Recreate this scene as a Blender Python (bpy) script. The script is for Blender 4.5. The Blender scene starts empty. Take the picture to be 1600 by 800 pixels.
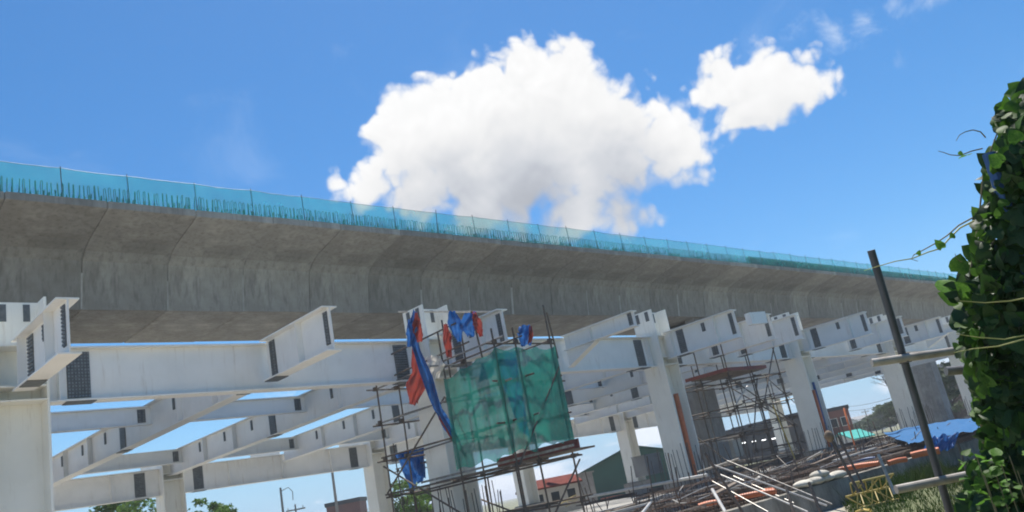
import bpy, math, random
from math import radians, sin, cos, pi, atan, sqrt
from mathutils import Vector, Matrix, noise as mnoise
random.seed(7)
scene = bpy.context.scene
COL = scene.collection

# ------------------------------------------------------------------ camera
# world: X runs along the viaduct, Y away across it, Z up; the photographer stands at the origin
FPX = 1300.0; ROLL = radians(11.4); PITCH = atan(371/FPX); HEAD = radians(43.9); EYE = 1.75
CAMLOC = Vector((0, 0, EYE))
_h = Vector((cos(HEAD), sin(HEAD), 0)); _r0 = Vector((sin(HEAD), -cos(HEAD), 0)); _up = Vector((0, 0, 1))
FWD = cos(PITCH)*_h + sin(PITCH)*_up
_u0 = cos(PITCH)*_up - sin(PITCH)*_h
CR = cos(ROLL)*_r0 - sin(ROLL)*_u0
CU = sin(ROLL)*_r0 + cos(ROLL)*_u0
cam = bpy.data.cameras.new('camera'); cam.sensor_width = 36; cam.lens = FPX/1600*36
cam.clip_start = 0.05; cam.clip_end = 6000
camo = bpy.data.objects.new('camera', cam); COL.objects.link(camo)
M = Matrix((CR, CU, -FWD)).transposed().to_4x4(); M.translation = CAMLOC
camo.matrix_world = M
scene.camera = camo

def ray(px, py): return FWD*FPX + CR*(px-800) - CU*(py-400)
def at_d(px, py, d): return CAMLOC + ray(px, py)*(d/FPX)
def at_z(px, py, z): r = ray(px, py); return CAMLOC + r*((z-EYE)/r.z)
def at_x(px, py, x): r = ray(px, py); return CAMLOC + r*(x/r.x)
def at_y(px, py, y): r = ray(px, py); return CAMLOC + r*(y/r.y)

# ------------------------------------------------------------------ light
SUN_EL = radians(66); SUN_AZ = radians(40)            # direction towards the sun, measured from +X
SUND = Vector((cos(SUN_EL)*cos(SUN_AZ), cos(SUN_EL)*sin(SUN_AZ), sin(SUN_EL)))
sun = bpy.data.lights.new('sun', 'SUN'); sun.energy = 4.2; sun.angle = radians(0.53); sun.color = (1.0, 0.95, 0.87)
suno = bpy.data.objects.new('sun', sun); COL.objects.link(suno)
suno.rotation_euler = (-SUND).to_track_quat('-Z', 'Y').to_euler(); suno.location = (0, 0, 60)
scene.view_settings.view_transform = 'Standard'; scene.view_settings.look = 'None'
scene.view_settings.gamma = 1.0; scene.view_settings.use_curve_mapping = False
scene.view_settings.exposure = 0.82
SKY_SAT = 1.22; SKY_VAL = .76; CLOUD_K = 5.4
try: scene.cycles.pixel_filter_type = 'BLACKMAN_HARRIS'; scene.cycles.filter_width = 1.9
except Exception: pass

# ------------------------------------------------------------------ sky with cumulus
world = bpy.data.worlds.new('World'); scene.world = world; world.use_nodes = True
wt = world.node_tree; wt.nodes.clear()
class NT:
    """tiny helper to write node maths"""
    def __init__(s, t): s.t = t
    def n(s, kind, **kw):
        nd = s.t.nodes.new(kind)
        for k, v in kw.items(): setattr(nd, k, v)
        return nd
    def put(s, sock, v):
        if isinstance(v, bpy.types.NodeSocket): s.t.links.new(v, sock)
        else: sock.default_value = v
    def m(s, op, a, b=None, c=None, clamp=False):
        nd = s.n('ShaderNodeMath', operation=op, use_clamp=clamp); s.put(nd.inputs[0], a)
        if b is not None: s.put(nd.inputs[1], b)
        if c is not None: s.put(nd.inputs[2], c)
        return nd.outputs[0]
    def v(s, op, a, b=None):
        nd = s.n('ShaderNodeVectorMath', operation=op); s.put(nd.inputs[0], a)
        if b is not None: s.put(nd.inputs[1], b)
        return nd.outputs['Value'] if op in ('DISTANCE', 'DOT_PRODUCT', 'LENGTH') else nd.outputs[0]
    def rng(s, x, a, b, lo=0., hi=1., smooth=True):
        nd = s.n('ShaderNodeMapRange'); nd.interpolation_type = 'SMOOTHSTEP' if smooth else 'LINEAR'
        s.put(nd.inputs[0], x); s.put(nd.inputs[1], a); s.put(nd.inputs[2], b); s.put(nd.inputs[3], lo); s.put(nd.inputs[4], hi)
        return nd.outputs[0]
    def mix(s, f, a, b, mode='MIX'):
        nd = s.n('ShaderNodeMix', data_type='RGBA', blend_type=mode)
        s.put(nd.inputs[0], f); s.put(nd.inputs[6], a); s.put(nd.inputs[7], b); return nd.outputs[2]
    def noise(s, vec, scale, detail=4, rough=.5, dist=0., col=False):
        nd = s.n('ShaderNodeTexNoise'); s.put(nd.inputs['Vector'], vec); s.put(nd.inputs['Scale'], scale)
        nd.inputs['Detail'].default_value = detail; nd.inputs['Roughness'].default_value = rough
        nd.inputs['Distortion'].default_value = dist
        return nd.outputs['Color' if col else 'Fac']

def pxdir(px, py): return ray(px, py).normalized()
# cumulus heads: a direction in the sky and an angular radius each
BIG = [(848,156,76),(775,170,74),(925,174,82),(700,215,92),(638,232,74),(606,212,34),(820,235,120),(955,225,95),(1025,226,60),(1078,238,38),
       (735,265,90),(590,255,40),(570,285,34),(522,272,20),(660,305,72),(745,325,62),(820,330,50),(905,338,52),(965,333,42),(1005,333,27),(860,340,46),(548,300,30),(875,118,50),(815,115,48)]
SMALL = [(1148, 125, 56), (1204, 131, 56), (1090, 131, 30), (1174, 179, 40), (1231, 152, 44), (1058, 135, 14), (1313, 126, 9), (1288, 137, 10)]
BLOBS = [(pxdir(x, y), r/FPX) for x, y, r in BIG+SMALL]
grp = bpy.data.node_groups.new('cumulus_field', 'ShaderNodeTree')
grp.interface.new_socket('Dir', in_out='INPUT', socket_type='NodeSocketVector')
grp.interface.new_socket('Field', in_out='OUTPUT', socket_type='NodeSocketFloat')
grp.interface.new_socket('Smooth', in_out='OUTPUT', socket_type='NodeSocketFloat')
G = NT(grp); gi = G.n('NodeGroupInput'); go = G.n('NodeGroupOutput')
dv = gi.outputs[0]
warp = G.v('SCALE', G.v('SUBTRACT', G.noise(dv, 9, 3, .5, col=True), (.5, .5, .5)))
warp.node.inputs['Scale'].default_value = .05
dw = G.v('ADD', dv, warp)
cur = None
for c, r in BLOBS:
    s_ = G.m('SUBTRACT', r, G.v('DISTANCE', dw, tuple(c)))
    if cur is None: cur = s_
    else:
        cur = G.m('SMOOTH_MAX', cur, s_, .02)
n1 = G.noise(dv, 13, 8, .57)
vor = G.n('ShaderNodeTexVoronoi', feature='F1'); G.put(vor.inputs['Vector'], dw); vor.inputs['Scale'].default_value = 24
vor2 = G.n('ShaderNodeTexVoronoi', feature='F1'); G.put(vor2.inputs['Vector'], G.v('ADD', dw, warp)); vor2.inputs['Scale'].default_value = 60
puff = G.m('SUBTRACT', .45, vor.outputs['Distance'])
puff2 = G.m('SUBTRACT', .45, vor2.outputs['Distance'])
f = G.m('ADD', cur, G.m('MULTIPLY', G.m('SUBTRACT', n1, .5), .075))
f = G.m('ADD', f, G.m('MULTIPLY', puff, .028))
f = G.m('ADD', f, G.m('MULTIPLY', puff2, .016))
G.put(go.inputs[0], f); G.put(go.inputs[1], cur)

W = NT(wt)
tc = W.n('ShaderNodeTexCoord'); gen = tc.outputs['Generated']
sky = W.n('ShaderNodeTexSky', sky_type='NISHITA'); sky.sun_disc = False
sky.sun_elevation = SUN_EL; sky.sun_rotation = math.atan2(SUND.x, SUND.y)
sky.altitude = 0; sky.air_density = 1.0; sky.dust_density = 0.3; sky.ozone_density = 4.0
# low banks near the horizon, fair-weather heads all round and thin veils higher up
sep = W.n('ShaderNodeSeparateXYZ'); W.put(sep.inputs[0], gen); zz = sep.outputs[2]
st = W.v('MULTIPLY', gen, (1, 1, 2.6))
lown = W.noise(st, 7.5, 7, .58, .2)
lowf = W.m('ADD', lown, W.m('MULTIPLY', W.rng(zz, .0, .16, 1, 0, False), .16))
low = W.m('MULTIPLY', W.rng(lowf, .66, .76), W.rng(zz, .11, .2, 1, 0))
veil = W.m('MULTIPLY', W.rng(W.noise(W.v('MULTIPLY', gen, (1.0, 1.4, 2.2)), 5.0, 6, .6, .6), .56, .80), .10)
hz = W.rng(zz, -.02, .22, .85, 0., True)                                   # pale air towards the horizon
SKYG = W.n('ShaderNodeHueSaturation'); SKYG.inputs['Saturation'].default_value = SKY_SAT; SKYG.inputs['Value'].default_value = SKY_VAL
W.put(SKYG.inputs['Color'], W.mix(1.0, sky.outputs[0], (.92, 1.0, 1.03, 1), 'MULTIPLY'))
base = W.mix(hz, SKYG.outputs[0], (1.75, 3.2, 5.0, 1))
base = W.mix(veil, base, (5.2, 6, 7, 1))
base = W.mix(low, base, (5.2, 5.6, 6.2, 1))
def field(offset):
    g = W.n('ShaderNodeGroup'); g.node_tree = grp
    W.put(g.inputs[0], W.v('ADD', gen, tuple(offset)) if offset else gen)
    return g.outputs
LUP = (SUND*.5 + Vector((0, 0, .8))).normalized()
f0 = field(None)[0]; f1 = field(LUP*.012)[0]; f2 = field(LUP*.075)[1]
deep = W.rng(f2, -.03, .075)                                             # how much cloud lies above
alpha = W.rng(f0, -.004, W.m('ADD', .012, W.m('MULTIPLY', deep, .022)))
relief = W.m('MULTIPLY', W.m('SUBTRACT', f0, f1), 30.0)                    # towards the light or away from it
lum = W.m('SUBTRACT', 1.0, W.m('MULTIPLY', deep, .50))
lum = W.m('ADD', lum, W.m('MULTIPLY', relief, .085))
lum = W.m('MINIMUM', W.m('MAXIMUM', lum, .5), 1.1)
ccol = W.mix(W.rng(lum, .55, 1.0), (.92, .97, 1.07, 1), (1.0, 1.0, 1.0, 1))
cc_ = W.n('ShaderNodeCombineColor'); [W.put(cc_.inputs[i], W.m('MULTIPLY', lum, CLOUD_K)) for i in range(3)]
ccol = W.mix(1.0, ccol, cc_.outputs[0], 'MULTIPLY')
wcur = None
for wx, wy, wr in [(1240,52,16),(1300,45,24),(1352,32,24),(1408,14,26),(1450,-8,30),(1398,97,10)]:
    w_ = W.m('SUBTRACT', wr/FPX, W.v('DISTANCE', gen, tuple(pxdir(wx, wy)))); wcur = w_ if wcur is None else W.m('MAXIMUM', wcur, w_)
wisp = W.m('MULTIPLY', W.rng(W.m('ADD', wcur, W.m('MULTIPLY', W.m('SUBTRACT', W.noise(gen, 22, 6, .65, .4), .5), .09)), -.004, .04), .55)
full = W.mix(alpha, W.mix(wisp, base, (5.1, 5.5, 5.9, 1)), ccol)
SKY_S = 0.1
bg0 = W.n('ShaderNodeBackground'); W.put(bg0.inputs[0], base); bg0.inputs[1].default_value = SKY_S
bg1 = W.n('ShaderNodeBackground'); W.put(bg1.inputs[0], full); bg1.inputs[1].default_value = SKY_S
# the cumulus stands in one part of the sky only; skip its maths elsewhere
inside = W.m('GREATER_THAN', W.v('DOT_PRODUCT', gen, tuple(pxdir(900, 200))), cos(radians(27)))
wm = W.n('ShaderNodeMixShader'); W.put(wm.inputs[0], inside); W.put(wm.inputs[1], bg0.outputs[0]); W.put(wm.inputs[2], bg1.outputs[0])
wo = W.n('ShaderNodeOutputWorld'); wt.links.new(wm.outputs[0], wo.inputs[0])
world.cycles.sampling_method = 'MANUAL'; world.cycles.sample_map_resolution = 512

# ------------------------------------------------------------------ materials
def mat(name, c1, c2=None, scale=3., rough=.6, metal=0., bump=0., bscale=None, streak=0., island=0., spec=.4, trans=0., alpha=1., detail=6, stain=None):
    """principled material with a two-tone noise; streak draws vertical run marks"""
    m = bpy.data.materials.new(name); m.use_nodes = True; t = NT(m.node_tree); m.node_tree.nodes.clear()
    out = t.n('ShaderNodeOutputMaterial'); p = t.n('ShaderNodeBsdfPrincipled')
    co = t.n('ShaderNodeTexCoord').outputs['Object']
    c2 = c2 or tuple(x*.8 for x in c1)
    nz = t.noise(co, scale, detail, .62)
    col = t.mix(t.rng(nz, .33, .68), c1+(1,), c2+(1,))
    if streak:
        sv = t.v('MULTIPLY', co, (2.6, 2.6, .2)); sn = t.noise(sv, 2.4, 9, .72)
        col = t.mix(t.m('MULTIPLY', t.rng(sn, .46, .72), streak), col, tuple(x*.45 for x in c1)+(1,))
        sn2 = t.noise(t.v('MULTIPLY', co, (1.3, 1.3, .5)), 1.1, 7, .6)
        col = t.mix(t.m('MULTIPLY', t.rng(sn2, .5, .75), streak*.8), col, tuple(min(1, x*1.45) for x in c1)+(1,))
    if stain:
        sv = t.v('MULTIPLY', co, (5, 5, .5)); sn = t.noise(sv, 1.5, 6, .7)
        col = t.mix(t.m('MULTIPLY', t.rng(sn, .55, .78), .55), col, stain+(1,))
        sc = t.noise(t.v('MULTIPLY', co, (1, 1, 1.6)), 11, 8, .75)
        col = t.mix(t.m('MULTIPLY', t.rng(sc, .62, .74), .35), col, (.36,.30,.24,1))
    if island:
        oi = t.n('ShaderNodeObjectInfo').outputs['Random']
        k = t.m('ADD', 1-island/2, t.m('MULTIPLY', oi, island))
        cc = t.n('ShaderNodeCombineColor'); [t.put(cc.inputs[i], k) for i in range(3)]
        col = t.mix(1.0, col, cc.outputs[0], 'MULTIPLY')
    t.put(p.inputs['Base Color'], col); p.inputs['Roughness'].default_value = rough; p.inputs['Metallic'].default_value = metal
    p.inputs['Specular IOR Level'].default_value = spec
    if bump:
        b = t.n('ShaderNodeBump'); b.inputs['Strength'].default_value = bump; b.inputs['Distance'].default_value = .02
        t.put(b.inputs['Height'], t.noise(co, bscale or scale*6, 6, .6)); t.put(p.inputs['Normal'], b.outputs[0])
    sh = p.outputs[0]
    if trans:
        tr = t.n('ShaderNodeBsdfTranslucent'); t.put(tr.inputs[0], col)
        ms = t.n('ShaderNodeMixShader'); ms.inputs[0].default_value = trans
        t.put(ms.inputs[1], sh); t.put(ms.inputs[2], tr.outputs[0]); sh = ms.outputs[0]
    if alpha < 1:
        tp = t.n('ShaderNodeBsdfTransparent'); ms = t.n('ShaderNodeMixShader'); ms.inputs[0].default_value = alpha
        t.put(ms.inputs[1], tp.outputs[0]); t.put(ms.inputs[2], sh); sh = ms.outputs[0]
    t.put(out.inputs[0], sh)
    return m

WHITE = mat('white_steel_paint', (.87,.855,.81), (.81,.795,.75), 1.3, .42, stain=(.50,.42,.32), bump=.12)
WHITE_C = mat('white_column_paint', (.89,.87,.79), (.83,.81,.73), .9, .5, stain=(.48,.40,.30), bump=.12)
FAY = mat('bare_splice_steel', (.16,.17,.17), (.11,.118,.12), 9, .55, .3)
BOLT = mat('bolt_steel', (.26,.275,.28), (.19,.20,.205), 9, .45, .5)
CONC = mat('girder_concrete', (.345,.33,.295), (.265,.252,.222), 1.1, .85, bump=.4, bscale=14, streak=.75, island=.42, spec=.2)
GROUT = mat('joint_grout', (.46,.45,.42), (.36,.35,.32), 3, .9, bump=.3, spec=.15)
CONC_P = mat('site_concrete', (.34,.33,.31), (.24,.235,.22), 1.4, .88, bump=.4, bscale=16, streak=.5, island=.15, spec=.2)
CONC_D = mat('muddy_concrete', (.25,.235,.20), (.15,.135,.11), 1.6, .9, bump=.5, bscale=12, streak=.9, island=.25, spec=.15)
REBAR = mat('rusty_rebar', (.10,.075,.06), (.17,.10,.065), 20, .75, .3)
REBAR_D = mat('weathered_rebar', (.075,.07,.066), (.13,.095,.075), 14, .8, .2)
BAR_DK = mat('epoxy_bar', (.028,.032,.04), (.05,.045,.045), 14, .7)
TUBE = mat('galvanised_tube', (.30,.30,.29), (.20,.17,.14), 7, .45, .55, island=.35)
TUBE_D = mat('dark_scaffold_tube', (.085,.08,.072), (.15,.11,.08), 8, .6, .35, island=.4)
TUBE_W = mat('pale_pipe', (.50,.49,.46), (.38,.35,.31), 5, .4, .2)
PLANK = mat('scaffold_plank', (.20,.15,.105), (.13,.10,.075), 6, .8, island=.4)
REDP = mat('red_primer', (.22,.05,.04), (.15,.045,.04), 5, .6)
ORANGE = mat('orange_pipe', (.62,.165,.055), (.50,.13,.05), 4, .5, island=.2)
BLUEP = mat('blue_pipe', (.035,.10,.26), (.03,.08,.2), 4, .5)
TARP_B = mat('blue_tarp', (.028,.14,.42), (.02,.10,.32), 5, .33, trans=.35, bump=.2, bscale=20)
TARP_R = mat('red_tarp', (.33,.055,.04), (.25,.045,.04), 5, .45, trans=.35, bump=.2, bscale=20)
SHEET_W = mat('white_sheet', (.72,.70,.66), (.62,.6,.56), 4, .6, trans=.25)
NET_T = mat('teal_edge_net', (.035,.40,.39), (.045,.47,.47), 1.2, .7, trans=.6, alpha=.50)
NET_G = mat('green_debris_net', (.022,.28,.22), (.018,.21,.165), 2.4, .7, trans=.5, alpha=.73)
POSTM = mat('dark_fence_pipe', (.085,.095,.105), (.06,.065,.07), 6, .5, .3)
RAILM = mat('weathered_rail_pipe', (.50,.46,.40), (.33,.29,.24), 8, .45, .3)
YELLOW = mat('yellow_paint', (.50,.36,.08), (.38,.28,.08), 6, .5)
BARK = mat('bark', (.11,.085,.06), (.07,.055,.04), 6, .9, bump=.5)
LEAF = mat('tree_leaf', (.075,.15,.025), (.11,.19,.035), 2, .6, trans=.5, island=.2, spec=.15)
LEAF_F = mat('far_tree_leaf', (.05,.09,.03), (.075,.11,.04), 1, .6, trans=.3, island=.2)
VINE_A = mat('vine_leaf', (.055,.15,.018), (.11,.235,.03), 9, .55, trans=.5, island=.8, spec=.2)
VINE_SHADE = mat('vine_leaf_shaded', (.016,.045,.010), (.03,.075,.014), 9, .5, trans=.25, island=.6, spec=.25)  # same leaf darkened: the shade inside the vine, put into its colour
STEM = mat('vine_stem', (.19,.16,.08), (.12,.11,.05), 12, .7)
STEM_Y = mat('young_vine_stem', (.42,.40,.14), (.32,.33,.1), 12, .6)
GRASSM = mat('grass_blade', (.035,.078,.010), (.06,.09,.016), .8, .9, trans=.12, spec=.0)
GREEN_W = mat('green_cladding', (.025,.10,.082), (.02,.08,.065), .6, .6)
GREY_R = mat('grey_roofing', (.30,.30,.30), (.22,.22,.22), 1, .6)
RED_ROOF = mat('red_roofing', (.17,.05,.04), (.12,.042,.036), 2, .9, spec=.05)
PLASTER = mat('cream_plaster', (.62,.58,.50), (.52,.48,.42), 1, .8)
BROWN_W = mat('red_brown_wall', (.22,.085,.065), (.17,.07,.055), .8, .8)
DARK_W = mat('dark_shed_wall', (.05,.05,.05), (.035,.035,.037), 1, .8)
GLASS = mat('dark_pane', (.03,.035,.04), (.02,.025,.03), 1, .15)
TURQ = mat('turquoise_roofing', (.05,.42,.36), (.045,.36,.32), 2, .5)
FORM = mat('formwork_ply', (.17,.12,.08), (.10,.075,.055), 3, .85, island=.4)
SACK = mat('sand_sack', (.55,.51,.43), (.43,.40,.33), 6, .9, island=.3, bump=.5)

# ground: dirt with worn grass, one sheet
gm = bpy.data.materials.new('dirt_and_grass'); gm.use_nodes = True; g = NT(gm.node_tree)
gp = gm.node_tree.nodes['Principled BSDF']; gco = g.n('ShaderNodeTexCoord').outputs['Object']
gn = g.noise(gco, .35, 8, .62); gn2 = g.noise(gco, 5, 6, .6)
dirt = g.mix(g.rng(gn2, .3, .7), (.44,.395,.325,1), (.31,.27,.215,1))
grs = g.mix(g.rng(gn2, .3, .7), (.075,.10,.03,1), (.12,.12,.05,1))
gsx = g.n('ShaderNodeSeparateXYZ'); g.put(gsx.inputs[0], gco)
near = g.rng(gsx.outputs[1], 9.2, 11.0, 1, 0)
near = g.m('MULTIPLY', near, g.rng(g.m('SUBTRACT', gsx.outputs[0], g.m('MULTIPLY', gsx.outputs[1], 2.0)), -1., 1.))
far = g.rng(gsx.outputs[1], 46, 60, 0, .8)
gf = g.m('MULTIPLY', g.m('MAXIMUM', near, far), g.rng(gn, .22, .36))
g.put(gp.inputs['Base Color'], g.mix(gf, dirt, grs)); gp.inputs['Roughness'].default_value = .95
gb = g.n('ShaderNodeBump'); gb.inputs['Strength'].default_value = .6; gb.inputs['Distance'].default_value = .05
g.put(gb.inputs['Height'], gn2); g.put(gp.inputs['Normal'], gb.outputs[0])

# ------------------------------------------------------------------ mesh helpers
class MB:
    def __init__(s): s.v = []; s.f = []; s.mi = []; s.cur = 0; s.smooth = False
    def quad(s, *ids): s.f.append(tuple(ids)); s.mi.append(s.cur)
    def box(s, x0, x1, y0, y1, z0, z1):
        b = len(s.v); s.v += [(x,y,z) for z in (z0,z1) for x,y in ((x0,y0),(x1,y0),(x1,y1),(x0,y1))]
        for q in ((0,3,2,1),(4,5,6,7),(0,1,5,4),(1,2,6,5),(2,3,7,6),(3,0,4,7)): s.quad(*(b+i for i in q))
        return s
    def bar(s, p0, p1, w, h, up=(0,0,1)):
        p0 = Vector(p0); p1 = Vector(p1); d = (p1-p0).normalized(); u = Vector(up)
        if abs(d.dot(u)) > .98: u = Vector((1,0,0))
        a = d.cross(u).normalized(); u = a.cross(d).normalized(); b = len(s.v)
        for p in (p0, p1):
            for i, j in ((-1,-1),(1,-1),(1,1),(-1,1)): s.v.append(tuple(p + a*(i*w/2) + u*(j*h/2)))
        for q in ((0,1,2,3),(7,6,5,4),(0,4,5,1),(1,5,6,2),(2,6,7,3),(3,7,4,0)): s.quad(*(b+i for i in q))
        return s
    def path(s, pts, r, n=6, cap=True):
        pts = [Vector(p) for p in pts]; rs = r if isinstance(r, (list, tuple)) else [r]*len(pts)
        b = len(s.v); a = None
        for i, p in enumerate(pts):
            d = (pts[min(i+1, len(pts)-1)] - pts[max(i-1, 0)]).normalized()
            if a is None:
                a = d.cross(Vector((0,0,1)))
                if a.length < .05: a = d.cross(Vector((1,0,0)))
            a = (a - d*a.dot(d)).normalized(); c = d.cross(a)
            for k in range(n): s.v.append(tuple(p + (a*cos(2*pi*k/n) + c*sin(2*pi*k/n))*rs[i]))
        for i in range(len(pts)-1):
            for k in range(n):
                k2 = (k+1) % n; s.quad(b+i*n+k, b+i*n+k2, b+(i+1)*n+k2, b+(i+1)*n+k)
        if cap:
            s.quad(*(b+k for k in reversed(range(n)))); e = b+(len(pts)-1)*n; s.quad(*(e+k for k in range(n)))
        return s
    def tube(s, p0, p1, r, n=6): return s.path([p0, p1], r, n)
    def prism(s, prof, x0, x1, axis='x'):
        """closed profile of (y, z) pulled along X (or (x, z) along Y)"""
        b = len(s.v); n = len(prof)
        for x in (x0, x1):
            for p in prof: s.v.append((x, p[0], p[1]) if axis == 'x' else (p[0], x, p[1]))
        for i in range(n): j = (i+1) % n; s.quad(b+i, b+j, b+n+j, b+n+i)
        s.quad(*(b+i for i in reversed(range(n)))); s.quad(*(b+n+i for i in range(n)))
        return s
    def grid(s, fn, nu, nv):
        b = len(s.v)
        for j in range(nv+1):
            for i in range(nu+1): s.v.append(tuple(fn(i/nu, j/nv)))
        for j in range(nv):
            for i in range(nu): a = b+j*(nu+1)+i; s.quad(a, a+1, a+nu+2, a+nu+1)
        return s
    def mesh(s, name, mats, org=(0,0,0)):
        me = bpy.data.meshes.new(name); o = Vector(org)
        me.from_pydata([tuple(Vector(v)-o) for v in s.v], [], s.f)
        for m_ in (mats if isinstance(mats, (list, tuple)) else [mats]): me.materials.append(m_)
        if any(s.mi): me.polygons.foreach_set('material_index', s.mi)
        if s.smooth: me.polygons.foreach_set('use_smooth', [True]*len(s.f))
        me.update(); return me
    def build(s, name, mats, parent=None, kind=None):
        org = ORG.get(parent, Vector((0,0,0))) if parent else Vector((0,0,0))
        o = bpy.data.objects.new(name, s.mesh(name, mats, org)); COL.objects.link(o)
        if parent: o.parent = parent; ORG[o] = org
        if kind: o['kind'] = kind
        return o
    def thing(s, name, mats, label, cat, group=None):
        """a single-mesh thing; its origin is put at its base"""
        xs = [v[0] for v in s.v]; ys = [v[1] for v in s.v]; zs = [v[2] for v in s.v]
        org = Vector(((min(xs)+max(xs))/2, (min(ys)+max(ys))/2, min(zs)))
        o = bpy.data.objects.new(name, s.mesh(name, mats, org)); o.location = org; COL.objects.link(o); ORG[o] = org
        return tag(o, label, cat, group)
ORG = {}
def tag(o, label, cat, group=None, kind=None):
    o['label'] = label; o['category'] = cat
    if group: o['group'] = group
    if kind: o['kind'] = kind
    return o
def root(name, loc, label, cat, group=None):
    o = bpy.data.objects.new(name, None); o.location = loc; COL.objects.link(o); ORG[o] = Vector(loc); o.empty_display_size = .3
    return tag(o, label, cat, group)
def inst(me, name, parent, loc, rot=None, scale=None, mtx=None):
    o = bpy.data.objects.new(name, me); COL.objects.link(o); o.parent = parent
    if mtx is not None: o.matrix_local = Matrix.Translation(-ORG.get(parent, Vector((0,0,0)))) @ mtx
    else:
        o.location = Vector(loc) - ORG.get(parent, Vector((0,0,0)))
        if rot: o.rotation_euler = rot
        if scale: o.scale = scale
    ORG[o] = ORG.get(parent, Vector((0,0,0)))
    return o

# ------------------------------------------------------------------ the ground
gmb = MB(); gmb.grid(lambda u, v: ((u-.4)*5000, (v-.4)*5000, 0), 4, 4)
ground = gmb.build('ground', gm); ground['kind'] = 'structure'

# ------------------------------------------------------------------ the viaduct
YC = 31.25
half = [(2.25,10.50),(2.47,11.75),(2.58,12.12),(2.85,12.40),(3.35,12.60),(5.25,13.00),(5.25,13.24)]
prof = [(YC-a, z) for a, z in half] + [(YC+a, z) for a, z in reversed(half)]
via = root('concrete_viaduct', (46.8, YC, 0), 'long grey concrete box girder viaduct crossing behind the white steel frame', 'viaduct')
SEG = 2.9
def seg_mesh(L):
    m_ = MB(); ch = .04
    inner = []
    cy = YC; cz = 12.2
    for a, z in prof:
        inner.append((cy+(a-cy)*(1-.006), cz+(z-cz)*(1-.012)))
    b = 0; n = len(prof)
    for x, pr in ((-L/2+.01, inner), (-L/2+ch, prof), (L/2-ch, prof), (L/2-.01, inner)):
        for a, z in pr: m_.v.append((x, a-YC, z))
    for r in range(3):
        for i in range(n):
            j = (i+1) % n; m_.quad(r*n+i, r*n+j, (r+1)*n+j, (r+1)*n+i)
    m_.quad(*reversed(range(n))); m_.quad(*(3*n+i for i in range(n)))
    return m_.mesh('girder_segment', CONC)
sm = seg_mesh(SEG)
for k in range(-17, 52):
    x = 46.8 + SEG*(k+.5)
    inst(sm, 'girder_segment', via, (x, YC+random.uniform(-.012,.012), random.uniform(-.012,.012)))
# pale grout runs down some of the web joints
for k in range(-15, 40):
    if k == 0 or random.random() < .3: continue
    x = 46.8 + SEG*k; w = random.uniform(.03, .09); zt = random.uniform(11.5, 12.0)
    yb = YC-2.25; yt = YC-2.25-(zt-10.5)*.176
    g_ = MB(); g_.prism([(yb-.006, 10.52), (yb+.05, 10.52), (yt+.05, zt), (yt-.006, zt)], x-w, x+w*.6); g_.build('joint_grout', GROUT, via)
# piers with flared heads and bearings
def pier(x):
    p = MB()
    r = [(1.05, 0), (1.05, 7.6), (1.35, 8.4), (2.3, 9.3), (2.3, 10.05)]
    n = 14; b = len(p.v)
    for hw, z in r:
        for i in range(n):
            a = 2*pi*i/n; ex = (1.05 if z < 8 else 1.25)
            p.v.append((x + ex*max(-1, min(1, 1.25*cos(a))), YC + hw*max(-1, min(1, 1.25*sin(a))), z))
    for j in range(len(r)-1):
        for i in range(n): p.quad(b+j*n+i, b+j*n+(i+1)%n, b+(j+1)*n+(i+1)%n, b+(j+1)*n+i)
    p.quad(*(b+(len(r)-1)*n+i for i in range(n)))
    o = p.build('pier', CONC_P, via)
    for sx in (-.6, .6):
        for sy in (-1.6, 1.6):
            q = MB().box(x+sx-.3, x+sx+.3, YC+sy-.35, YC+sy+.35, 10.05, 10.495); q.build('bearing', CONC_P, o)
for x in (6.8, 46.8, 86.8, 126.8, 166.8): pier(x)
# hairpin starter bars along both deck edges
def hairpin(h, w):
    m_ = MB(); m_.path([(0,-w,0),(0,-w,h-.05),(0,-w*.5,h),(0,w*.5,h),(0,w,h-.05),(0,w,0)], .013, 4, False); return m_
hp_me = [hairpin(.55, .06).mesh('starter_bar', BAR_DK), hairpin(.36, .05).mesh('starter_bar', REBAR_D)]
YE = YC-5.25
x = 3.2; cnt = 0
while cnt < 296:
    inst(hp_me[0], 'starter_bar', via, (x+random.uniform(-.02,.02), YE+.16, 13.2), (random.gauss(0,.02), random.gauss(0,.035), random.uniform(-.35,.35)), (1,1,random.uniform(.98,1.1))); cnt += 1
    x += .155
x_end = x; far_b = MB()
def add_hair(m_, x, y, z, h, w, r=.013):
    m_.path([(x,y-w,z),(x+random.gauss(0,.02),y-w,z+h),(x+random.gauss(0,.02),y+w,z+h),(x,y+w,z)], r, 3, False)
while x < 175: add_hair(far_b, x, YE+.16, 13.2, .6, .06, .03); x += .17
x = 3.1
while x < 175:
    if random.random() < .93: add_hair(far_b, x, YE+.42, 13.2, random.uniform(.28,.42), .05, .02 + .0001*x)
    x += .17
x = -2.
while x < 60: add_hair(far_b, x, YC+5.05, 13.2, .5, .06, .012); x += .25
far_b.build('starter_bars', BAR_DK, via, 'stuff')

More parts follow.
